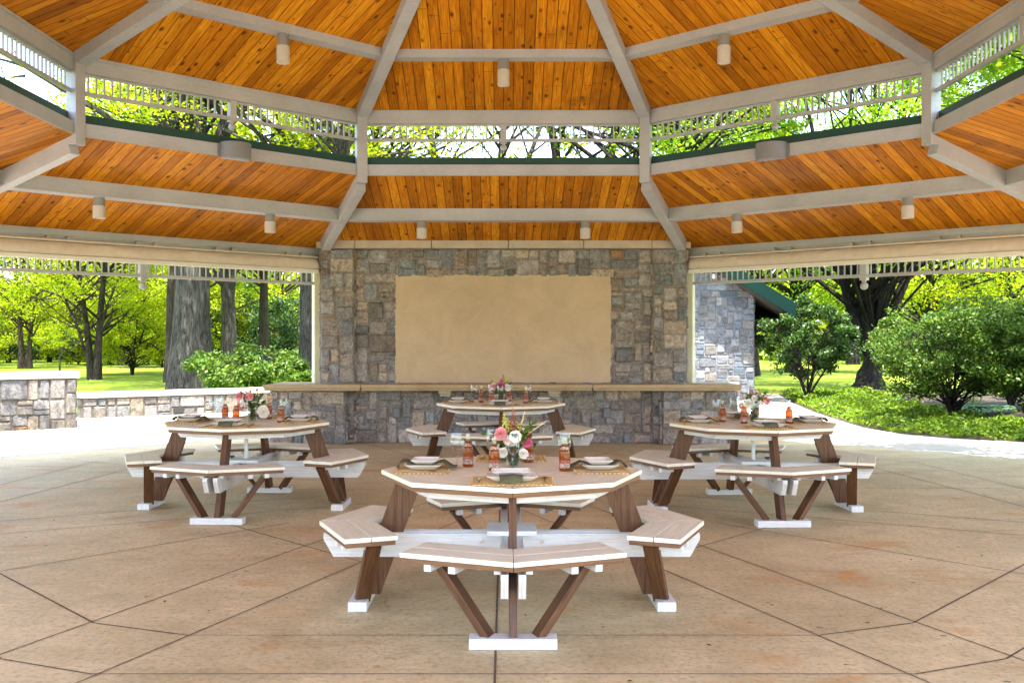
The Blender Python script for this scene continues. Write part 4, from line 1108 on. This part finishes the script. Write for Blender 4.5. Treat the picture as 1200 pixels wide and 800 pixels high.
for s in (-1, 1):
    xe = rx + s * (bx1 - rx + ov); zef = ez - pitch * ov
    mb = MB(); y0, y1 = by0 - og, by1 + 0.4
    t1 = 0.34
    q = [(rx, rzz + 0.02), (xe, zef + 0.02), (xe, zef + 0.02 + t1), (rx, rzz + 0.02 + t1)]
    for y in (y0, y1):
        f = [(x, y, z) for x, z in q]; mb.face(f if y == y0 else f[::-1])
    mb.face([(q[3][0], y0, q[3][1]), (q[2][0], y0, q[2][1]), (q[2][0], y1, q[2][1]), (q[3][0], y1, q[3][1])])
    mb.face([(q[1][0], y0, q[1][1]), (q[2][0], y0, q[2][1]), (q[2][0], y1, q[2][1]), (q[1][0], y1, q[1][1])])
    bp(mb, 'roof', M['roof_green'])
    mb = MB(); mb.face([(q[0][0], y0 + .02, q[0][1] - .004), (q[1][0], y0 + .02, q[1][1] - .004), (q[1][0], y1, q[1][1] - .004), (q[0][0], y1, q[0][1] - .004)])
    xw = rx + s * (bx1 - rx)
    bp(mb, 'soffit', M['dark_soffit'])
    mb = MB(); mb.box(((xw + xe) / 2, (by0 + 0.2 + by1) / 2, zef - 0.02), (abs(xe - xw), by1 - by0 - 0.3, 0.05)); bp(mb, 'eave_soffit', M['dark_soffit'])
    mb = MB(); d = Vector((xe - rx, 0, q[1][1] - q[0][1])).normalized()
    for k in range(1, 8):
        pass
mb = MB(); mb.box((5.05, by0 - 0.05, 3.0), (0.1, 0.1, 0.12)); bp(mb, 'flood_lamp', M['lamp_white'], bevel=0.02)

# ------------------------------------------------------------------ planting
def grow(root_p, tips, r0, rnd, mb, trunk_pts, trunk_r, nseg=10):
    mb.tube(trunk_pts, trunk_r, nseg)
    for (p0, p1, ra, rb2) in tips:
        p0, p1 = Vector(p0), Vector(p1); d = p1 - p0; L = d.length
        j = lambda s: Vector((rnd.uniform(-s, s), rnd.uniform(-s, s), rnd.uniform(-s, s)))
        m1 = p0 + d * 0.35 + Vector((0, 0, L * 0.07)) + j(L * 0.06); m2 = p0 + d * 0.7 + Vector((0, 0, L * 0.06)) + j(L * 0.07)
        mb.tube([p0, m1, m2, p1], [ra, ra * 0.7 + rb2 * 0.3, ra * 0.35 + rb2 * 0.65, rb2], 6, False)

def tree(name, label, x, y, h, r0, crown_z, crown_r, nleaf, lsize, seed, leaf, bark, cat='tree', group=None, clumps=60, forks=None, lean=(0, 0), flat=1.0, clump_r=0.2, fill=0.3, flare=1.5, twigs=2, crown_dx=(0, 0), trunk_top=0.72, side=12, bendp=1.3):
    """tapered trunk, limbs out to leaf clumps that fill an uneven crown from crown_z up to h"""
    rnd = random.Random(seed); rng = np.random.default_rng(seed)
    root = empty(name, (x, y, -0.03)); tag(root, label, cat, group)
    cz0, cz1 = crown_z, h; cc = np.array([crown_dx[0] + lean[0] * 0.6, crown_dx[1] + lean[1] * 0.6, (cz0 + cz1) / 2]); rv = (cz1 - cz0) / 2
    C = []
    while len(C) < clumps:
        p = rng.uniform(-1, 1, 3); d = np.linalg.norm(p)
        if d > 1 or d < fill * rng.random() * 2.2: continue
        p *= 1 + 0.16 * math.sin(5 * p[0] + seed) * math.cos(4 * p[2] + seed * 2)
        C.append(cc + p * np.array([crown_r, crown_r, rv]))
    C = np.array(C)
    mb = MB(); tips = []
    forks = forks or [(0, 0, trunk_top * h, 1.0, 0.0)]
    for fi, (fx, fy, ft, fr, fz0, *fb) in enumerate(forks):   # each leader: top offset, top height, radius share, height where it leaves the trunk
        pts = []; rad = []; fb = fb[0] if fb else 0.0
        n = 7
        for i in range(n + 1):
            f = i / n; z = fz0 + (ft - fz0) * f
            bend = f ** bendp
            pts.append((fb * (1 - f) + fx * bend + lean[0] * (z / h) + rnd.uniform(-1, 1) * 0.12 * r0 * (0 < i), fy * bend + lean[1] * (z / h) + rnd.uniform(-1, 1) * 0.12 * r0 * (0 < i), z))
            r = r0 * fr * (1 - 0.78 * f)
            if fz0 == 0: r *= 1 + (flare - 1) * math.exp(-z / (r0 * 1.4))
            rad.append(max(r, 0.012))
        mb.tube(pts, rad, side)
        for c in C[fi::len(forks)]:
            # limb from the leader below the clump
            zt = min(max(c[2] - 0.35 * np.hypot(c[0] - fx, c[1] - fy) - rnd.uniform(0, 0.1) * h, fz0 + 0.45 * (min(cz0, ft) - fz0)), ft * 0.98)
            f = (zt - fz0) / (ft - fz0); k = min(int(f * n), n - 1); g = f * n - k
            p0 = Vector(pts[k]).lerp(Vector(pts[k + 1]), g); rr = rad[k] * (1 - g) + rad[k + 1] * g
            tips.append((p0, Vector(c), min(rr * 0.5, 0.02 + 0.016 * (Vector(c) - p0).length), 0.006))
    for (p0, p1, ra, rb2) in tips:
        d = p1 - p0; L = d.length
        j = lambda s: Vector((rnd.uniform(-s, s), rnd.uniform(-s, s), rnd.uniform(-s, s)))
        m1 = p0 + d * 0.35 + Vector((0, 0, L * 0.06)) + j(L * 0.07); m2 = p0 + d * 0.7 + Vector((0, 0, L * 0.05)) + j(L * 0.08)
        mb.tube([p0, m1, m2, p1], [ra, ra * 0.7, ra * 0.4 + rb2 * 0.6, rb2], 5, False)
        for _ in range(twigs):
            q = m2 + j(L * 0.05); e = p1 + j(1) * crown_r * clump_r * 0.9
            mb.tube([q, q.lerp(e, 0.5) + j(L * 0.04), e], [ra * 0.3 + 0.004, ra * 0.15 + 0.004, 0.004], 4, False)
    mb.build('trunk', M[bark], root, smooth=True)
    if nleaf:
        w = rng.uniform(0.5, 1.5, len(C)); idx = rng.choice(len(C), nleaf, p=w / w.sum())
        cr = crown_r * clump_r * rng.uniform(0.7, 1.35, len(C))
        g = rng.normal(size=(nleaf, 3)); g /= np.linalg.norm(g, axis=1)[:, None]; g *= (rng.random(nleaf) ** 0.45)[:, None]
        cen = C[idx] + g * cr[idx][:, None] * np.array([1, 1, 0.62 * flat])
        cen[:, 2] = np.maximum(cen[:, 2], 0.05)
        leaf_mesh('crown', cen, lsize, M[leaf], root, rng)
    return root

def at(px, d): return (px - 590) / 1200 * d
def T(px, d, *a, **k): return a
# --- lawn side, left of the stone wall
x = at(224, 30.5)
tree('old_tree', 'massive old tree with deeply furrowed grey trunk beyond the low seat wall', x, 30.5, 17, 0.60, 5.2, 7.0, 26000, 0.13, 3, 'leaf_spring', 'bark_grey', clumps=90, forks=[(0.3, 0, 13, 1.0, 0), (2.6, 0.5, 12.5, 0.55, 4.2), (-2.2, -0.4, 12, 0.5, 4.6)], flare=1.25, clump_r=0.15, trunk_top=0.8, side=28)
x = at(204, 36)
tree('tall_tree', 'slim dark trunk standing just behind the massive furrowed tree', x, 36, 15, 0.30, 6.0, 4.6, 9000, 0.17, 4, 'leaf_spring', 'bark_brown', clumps=55, flare=1.3)
x = at(268, 44)
tree('tall_tree', 'forked grey tree between the massive trunk and the rhododendron', x, 44, 15, 0.42, 4.5, 5.0, 9000, 0.19, 5, 'leaf_spring', 'bark_grey', clumps=60, forks=[(-0.3, 0, 11, 0.9, 0), (2.2, 0, 11, 0.55, 3.0)], flare=1.2)
x = at(363, 31)
tree('tall_tree', 'straight mossy grey trunk close beside the stone wall pillar', x, 31, 15, 0.34, 5.5, 5.0, 9000, 0.17, 6, 'leaf_spring', 'bark_grey', clumps=60, flare=1.25)
x = at(107, 38)
tree('young_tree', 'twin-stemmed young tree with lime green leaves behind the taller garden wall', x, 38, 9.5, 0.155, 1.5, 3.9, 24000, 0.115, 7, 'leaf_spring', 'bark_brown', clumps=90, forks=[(-0.9, 0, 7, 0.9, 0, 0.0), (0.75, 0.2, 7.5, 1.0, 0, 0.22), (-2.6, 0.4, 5.6, 0.4, 0.9, -0.2), (2.3, -0.3, 6.0, 0.4, 1.3, 0.2)], clump_r=0.19, flare=1.2)
x = at(28, 52)
tree('young_tree', 'pale twin-stemmed tree at the dark wood edge above the taller garden wall', x, 52, 10, 0.15, 2.0, 4.4, 20000, 0.13, 8, 'leaf_spring', 'bark_brown', clumps=80, forks=[(-0.5, 0, 7, 1.0, 0, -0.1), (0.9, 0, 7, 0.9, 0, 0.25)], clump_r=0.2)
x = at(155, 43)
tree('lawn_shrub', 'bushy lime green vase-shaped shrub alone on the sunny lawn', x, 43, 3.7, 0.085, 0.55, 2.15, 22000, 0.095, 9, 'leaf_spring', 'bark_dark', 'shrub', clumps=90, forks=[(-0.7, 0, 2.6, 0.8, 0), (0.7, 0.1, 2.6, 0.8, 0), (0.1, 0.5, 2.8, 0.8, 0), (-0.3, -0.4, 2.5, 0.7, 0), (0.35, -0.3, 2.7, 0.7, 0)], clump_r=0.24, flare=1.0)
x = at(70, 46)
tree('sapling', 'thin sapling with few yellow leaves left of the twin-stemmed tree', x, 46, 2.6, 0.045, 0.9, 1.15, 900, 0.12, 10, 'leaf_spring', 'bark_grey', 'sapling', clumps=22, clump_r=0.16, flare=1.1)
x = at(292, 26.5)
tree('rhododendron', 'broad mid green rhododendron on the lawn beside the massive trunk', x, 26.5, 1.32, 0.06, 0.1, 1.35, 9000, 0.105, 12, 'leaf_gloss', 'bark_brown', 'shrub', clumps=70, forks=[(-0.6, 0, 0.9, 0.7, 0), (0.6, 0.1, 0.9, 0.7, 0), (0.1, -0.4, 1.0, 0.7, 0)], clump_r=0.2, fill=0.05, flat=1.2)
tree('rhododendron', 'smaller mid green rhododendron between its broad neighbour and the pillar', at(338, 26.0), 26.0, 1.0, 0.05, 0.08, 0.85, 4500, 0.10, 13, 'leaf_gloss', 'bark_brown', 'shrub', clumps=40, forks=[(-0.4, 0, 0.7, 0.7, 0), (0.4, 0.1, 0.7, 0.7, 0)], clump_r=0.24, fill=0.05, flat=1.2)
for px, d, hh, rr, sd, lb in ((300, 56, 4.3, 2.6, 15, 'dark evergreen bush behind the forked grey tree'), (335, 52, 3.6, 2.2, 16, 'dark evergreen bush beside the mossy straight trunk'), (128, 60, 4.0, 2.8, 17, 'dark evergreen bush behind the twin-stemmed tree'),
                              (10, 64, 4.6, 3.4, 18, 'dark evergreen bush at the wood edge left of the pale twin stems'), (58, 66, 4.6, 3.2, 19, 'dark evergreen bush behind the thin sapling'), (185, 62, 3.4, 2.5, 20, 'dark evergreen bush behind the lime green lawn shrub')):
    tree('evergreen_bush', lb, at(px, d), d, hh, 0.12, 0.1, rr, 5000, 0.17, sd, 'leaf_dark', 'bark_dark', 'shrub', 'dark evergreen bushes at the wood edge', clumps=50, fill=0.1, clump_r=0.26)
back = [(-40, 50, 13, 5.5, 1.6), (-27, 66, 13, 5.5, 1.0), (-21.5, 58, 12, 4.8, 1.2), (-33, 60, 14, 6, 1.2), (-16.5, 55, 13, 5.0, 2.2), (-13.2, 60, 12, 4.5, 1.6), (-11.0, 47, 12.5, 4.4, 4.0), (-24, 42, 12.5, 4.6, 3.4), (-30, 46, 12, 4.8, 1.8)]
for i, (px, d, hh, rr, lb) in enumerate(((-20, 58, 4.2, 3.2, 'left of the dark evergreens'), (45, 72, 5.2, 3.6, 'behind the pale twin stems'), (92, 60, 4.0, 2.6, 'between both twin-stemmed trees'), (140, 66, 4.6, 3.0, 'behind the lawn shrub'), (190, 54, 3.8, 2.3, 'just left of the massive trunk'), (243, 56, 4.6, 2.6, 'right of the massive trunk'), (318, 62, 5.2, 3.2, 'above the rhododendron'))):
    tree('lime_bush', 'loose lime green bush at the wood edge ' + lb, at(px, d), d, hh, 0.06, 0.15, rr, 11000, 0.15, 140 + i, 'leaf_spring', 'bark_brown', 'shrub', 'lime green bushes at the wood edge', clumps=80, fill=0.1, clump_r=0.2, flare=1.0)
for i, (x, d, hh, rr, cz) in enumerate(back):
    tree('wood_tree', ('far lime green tree, %s at the wood edge' % ['outermost', 'second from the outside', 'third from the outside', 'one before the gap', 'tall one behind the massive trunk', 'one behind the forked tree', 'one above the rhododendron', 'nearer one above the taller wall', 'nearer one on the outside'][i]), x, d, hh, 0.28, cz, rr, 15000, 0.155, 40 + i, 'leaf_spring' if i % 3 else 'leaf_green', 'bark_brown', 'tree', 'lime green trees at the wood edge', clumps=70, clump_r=0.2)
# a pair seen through the clerestory over the stone wall
tree('bare_tree', 'tall sparse tree with bare spreading limbs above the stone wall', at(575, 33), 33, 13.5, 0.30, 5.6, 4.2, 2600, 0.15, 61, 'leaf_spring', 'bark_grey', clumps=46, forks=[(-2.6, 0, 10, 0.8, 0), (0.6, 0, 11, 0.8, 0), (2.0, 0.5, 9.5, 0.6, 2.5)], twigs=4, clump_r=0.2)
tree('bare_tree', 'tall dark-limbed sparse tree rising behind the serving ledge end of the stone wall', at(680, 31), 31, 13, 0.34, 5.2, 4.4, 2600, 0.15, 62, 'leaf_spring', 'bark_dark', clumps=46, forks=[(-1.2, 0, 10, 0.9, 0), (1.6, 0, 11, 0.9, 0), (2.9, 0.5, 9.5, 0.6, 2.5)], twigs=4, clump_r=0.2)
tree('tall_tree', 'leafy tree seen through the clerestory above the pillar beside the straight mossy trunk', at(440, 34), 34, 13, 0.3, 5.6, 3.6, 5500, 0.16, 63, 'leaf_spring', 'bark_grey', clumps=50)
tree('tall_tree', 'leafy lime tree behind the stone wall, over the shrub-side clerestory', at(790, 27), 27, 12, 0.26, 5.2, 4.4, 20000, 0.13, 64, 'leaf_green', 'bark_dark', clumps=80, clump_r=0.17)
tree('tall_tree', 'leafy lime tree behind the stone wall, over the lawn-side clerestory', at(402, 28), 28, 12, 0.26, 5.4, 4.3, 12000, 0.13, 65, 'leaf_spring', 'bark_grey', clumps=70, clump_r=0.17)
# --- shrub side
x = at(1018, 30.5)
tree('dark_tree', 'great dark tree whose trunk splits into five heavy limbs behind the shrubs', x, 30.5, 13, 0.42, 2.9, 6.6, 40000, 0.13, 21, 'leaf_green', 'bark_dark', clumps=110,
     forks=[(0.15, 0, 1.6, 1.0, 0), (-1.9, 0.2, 9, 0.42, 1.1), (-0.75, -0.3, 10, 0.38, 1.2), (0.35, 0.3, 10.5, 0.42, 1.2), (1.2, -0.2, 10, 0.42, 1.1), (2.9, 0.2, 8.5, 0.42, 1.0)], clump_r=0.17, flare=1.25, side=18, bendp=0.8)
def shrub(label, px, d, hh, rr, n, seed, ls=0.075, leaf='leaf_gloss', cz=0.5):
    rnd = random.Random(seed)
    fk = [(rnd.uniform(-0.75, 0.75) * rr, rnd.uniform(-0.5, 0.5) * rr, hh * rnd.uniform(0.62, 0.8), 0.75, 0) for _ in range(6)]
    return tree('garden_shrub', label, at(px, d), d, hh, 0.045, cz, rr, n, ls, seed, leaf, 'bark_dark', 'shrub', 'big shrubs bordering the path', clumps=110, forks=fk, clump_r=0.16, fill=0.25, flare=1.2, flat=1.1, side=8)
shrub('rounded dark glossy shrub growing beside the green-roofed building', 946, 24.5, 2.5, 1.2, 15000, 31, 0.085, 'leaf_dark', 0.62)
shrub('wide airy shrub with bare lower stems at the edge of the path', 1118, 18.4, 2.12, 1.55, 26000, 32, 0.072, 'leaf_gloss', 0.5)
shrub('airy shrub further along the path, beyond the wide one', 1222, 17.6, 2.1, 1.4, 20000, 33, 0.072, 'leaf_gloss', 0.45)
shrub('taller shrub growing behind the wide airy shrub', 1185, 22.5, 2.6, 2.0, 18000, 34, 0.085, 'leaf_gloss', 0.6)
for i, (px, d, hh, rr, cz, lb) in enumerate(((930, 46, 12, 5.2, 1.8, 'bright green tree beyond the gable of the building'), (1090, 44, 12, 5.4, 1.5, 'bright green tree right behind the great dark tree'), (1180, 50, 13, 5.8, 1.4, 'bright green tree far behind the wide airy shrub'),
                                        (1290, 40, 13, 6, 1.8, 'bright green tree beyond the end of the path'), (1000, 60, 13, 6, 1.6, 'far bright green tree between building and dark tree'), (1130, 64, 14, 6.5, 1.6, 'farthest bright green tree behind the shrubs'),
                                        (880, 42, 13, 4.6, 3.4, 'bright green tree rising over the roof of the building'), (800, 37, 12.5, 4.2, 4.6, 'bright green tree behind the building, nearest the stone wall'))):
    tree('bright_tree', lb, at(px, d), d, hh, 0.28, cz, rr, 17000, 0.15, 70 + i, 'leaf_spring' if i % 2 else 'leaf_green', 'bark_dark', 'tree', 'bright green trees behind the shrub border', clumps=80, clump_r=0.2)
tree('shade_tree', 'leafy tree on the shrub side whose crown fills the clerestory', 12.3, 19.5, 10.5, 0.26, 3.6, 4.6, 26000, 0.13, 81, 'leaf_green', 'bark_dark', clumps=90, clump_r=0.17)
tree('shade_tree', 'leafy tree shading the path beside the shrub border', 9.3, 12.2, 9.5, 0.22, 4.4, 4.6, 36000, 0.13, 82, 'leaf_green', 'bark_dark', clumps=80, clump_r=0.18)

tree('shade_tree', 'sparse leafy tree standing before the taller garden wall end', -9.9, 13.0, 9.5, 0.2, 4.4, 3.7, 7000, 0.13, 83, 'leaf_spring', 'bark_grey', clumps=60, clump_r=0.18)
# mulch bed, ground cover, hostas
mb = MB(); bed = [(x + 0.0, y) for x, y in EDGE_R[1:]]
mb.face([(x, y, -0.012) for x, y in bed + [(16, 28), (16, 13.2)]]); tag(mb.build('soil_bed', M['mulch']), kind='structure')
rng = np.random.default_rng(77)
def inside_bed(n, depth):
    """points in a strip behind the path edge"""
    E = np.array(EDGE_R); seg = np.diff(E, axis=0); L = np.linalg.norm(seg, axis=1)
    k = rng.choice(len(seg), n, p=L / L.sum()); t = rng.random(n)
    p = E[k] + seg[k] * t[:, None]; nr = np.stack([seg[k][:, 1], -seg[k][:, 0]], 1) / L[k][:, None]
    q = rng.random(n) ** 0.9
    return p + nr * (q * depth + 0.10)[:, None], q
pp, q = inside_bed(30000, 2.3)
hgt = (0.26 * np.minimum(1, 0.35 + q * 4)) * (0.65 + 0.35 * np.sin(pp[:, 0] * 5.1) * np.cos(pp[:, 1] * 4.3))
cen = np.column_stack([pp, rng.random(len(pp)) ** 0.6 * hgt])
gc = leaf_mesh('ground_cover', cen, 0.075, M['leaf_cover'], None, rng, 0.5, 0.6); tag(gc, 'bright green ground cover edging the path', 'ground cover', kind='stuff')
def hosta(x, y, s, seed, lb):
    rnd = np.random.default_rng(seed); root = empty('hosta', (x, y, 0)); tag(root, lb, 'plant', 'blue-green hostas in the shrub border')
    mb = MB()
    for k in range(26):
        a = 2.4 * k; l = s * (0.35 + 0.65 * (k % 9) / 8); el = 1.35 - 0.75 * (k % 9) / 8; pts = []
        d = Vector((math.cos(a), math.sin(a), 0)); sd = Vector((-math.sin(a), math.cos(a), 0))
        cur = Vector((0, 0, 0.02)); mids = [cur.copy()]
        for i in range(6):
            e2 = el - 0.28 * i; cur = cur + (d * math.cos(e2) + Vector((0, 0, 1)) * math.sin(e2)) * l / 6; mids.append(cur.copy())
        wd = [0.01, 0.02, 0.16, 0.22, 0.2, 0.11, 0.0]
        for i in range(6):
            for sg in (-1, 1):
                A, B = mids[i], mids[i + 1]; A2 = A + sd * sg * wd[i] * s + Vector((0, 0, 0.10 * wd[i] * s * 2)); B2 = B + sd * sg * wd[i + 1] * s + Vector((0, 0, 0.10 * wd[i + 1] * s * 2))
                mb.face([A, B, B2, A2] if sg < 0 else [A, A2, B2, B])
    o = mb.build('foliage', M['leaf_hosta'], root, smooth=True)
    atb = o.data.attributes.new('leafvar', 'FLOAT', 'POINT'); atb.data.foreach_set('value', rnd.random(len(o.data.vertices)).astype(np.float32))
for i, (px, d, s, lb) in enumerate(((1150, 20.3, 0.62, 'largest blue-green hosta under the wide airy shrub'), (1122, 21.0, 0.5, 'blue-green hosta beside the largest one'), (1052, 23.0, 0.5, 'blue-green hosta at the foot of the great dark tree'), (1172, 20.8, 0.5, 'outer blue-green hosta beneath the taller shrub'))):
    hosta(at(px, d), d, s, 90 + i, lb)
root = empty('red_flowers', (at(1140, 21.8), 21.8, 0)); tag(root, 'clump of small red flowers among the hostas', 'flowers')
mb = MB(); fl = MB(); rnd = random.Random(3)
for k in range(22):
    a, r = rnd.uniform(0, 6.28), rnd.uniform(0, 0.3); h = rnd.uniform(0.45, 0.62); p = (r * math.cos(a), r * math.sin(a))
    mb.tube([(p[0] * 0.4, p[1] * 0.4, 0), (p[0], p[1], h)], 0.006, 4); fl.sphere((p[0], p[1], h), 0.045, 8)
mb.build('stems', M['stem_green'], root); fl.build('blooms', M['petal_magenta'], root, smooth=True)

rng = np.random.default_rng(31)
a = rng.uniform(0, 2 * np.pi, 420); r = 8.6 * rng.random(420) ** 0.5
cen = np.column_stack([r * np.sin(a), CY - 0.5 + r * np.cos(a), np.full(420, 0.011)])
ok = (cen[:, 1] < 14.3)
tag(leaf_mesh('leaf_litter', cen[ok], 0.026, M['litter'], None, rng, 6.0, 0.5, None, 0.05), 'dry leaf scraps scattered over the concrete floor', 'leaf litter', kind='stuff')
# the far wood that closes the view
rng = np.random.default_rng(5)
def wood(n, x0, x1, d0, d1, htop):
    xx = rng.uniform(x0, x1, n); dd = rng.uniform(d0, d1, n); top = htop * (0.75 + 0.25 * np.sin(xx * 0.31) * np.cos(xx * 0.13 + 1)) 
    z = rng.random(n) ** 0.85 * top
    return np.column_stack([xx + 1.2 * np.sin(z * 1.7), dd + np.sin(xx * 1.3) * 1.5, z])
cen = np.vstack([wood(30000, -75, -6, 74, 84, 9.5), wood(22000, 8, 70, 70, 80, 10.0)])
tag(leaf_mesh('far_wood', cen, 0.62, M['leaf_spring'], None, rng, 0.2, 0.7), 'dense green wood closing the view beyond the lawn', 'wood', kind='stuff')
cen = np.vstack([wood(9000, -75, -6, 71, 75, 3.4), wood(6000, 8, 70, 67, 71, 3.0)])
tag(leaf_mesh('undergrowth', cen, 0.45, M['leaf_dark'], None, rng, 0.2, 0.7), 'dark undergrowth along the foot of the far wood', 'undergrowth', kind='stuff')

# ------------------------------------------------------------------ light and camera
S = Vector((0.15, -0.70, 2.2)).normalized()
sun = bpy.data.lights.new('sun', 'SUN'); sun.energy = SUN_E; sun.angle = R(0.53); sun.color = (1.0, 0.955, 0.88)
so = bpy.data.objects.new('sun', sun); COL.objects.link(so); so.rotation_euler = S.to_track_quat('Z', 'Y').to_euler(); so.location = (8, 5, 25)
w = bpy.data.worlds.new('World'); SC.world = w; w.use_nodes = True
nt = w.node_tree; bg = nt.nodes['Background']; sky = nt.nodes.new('ShaderNodeTexSky'); sky.sky_type = 'NISHITA'; sky.sun_disc = False
sky.sun_elevation = math.asin(S.z); sky.sun_rotation = math.atan2(S.x, S.y); sky.air_density = 1.0; sky.dust_density = 2.5; sky.ozone_density = 1.0
nt.links.new(sky.outputs[0], bg.inputs[0]); bg.inputs[1].default_value = SKY_E

cam = bpy.data.cameras.new('camera'); co = bpy.data.objects.new('camera', cam); COL.objects.link(co)
co.location = (0, 0, 1.517); co.rotation_euler = (R(90), 0, 0)
cam.sensor_width = 36; cam.lens = 36.0; cam.shift_x = 10 / 1200; cam.shift_y = -4 / 1200
cam.clip_start = 0.05; cam.clip_end = 1000
SC.camera = co
SC.render.resolution_x, SC.render.resolution_y = 1024, 682
vs = SC.view_settings; vs.view_transform = 'Standard'; vs.look = 'None'; vs.exposure = EXPO; vs.gamma = 1; vs.use_curve_mapping = False
cy = SC.cycles; cy.max_bounces = 10; cy.diffuse_bounces = 6; cy.glossy_bounces = 4; cy.transmission_bounces = 6; cy.transparent_max_bounces = 16
cy.caustics_reflective = False; cy.caustics_refractive = False; cy.sample_clamp_indirect = 6; cy.use_denoising = True
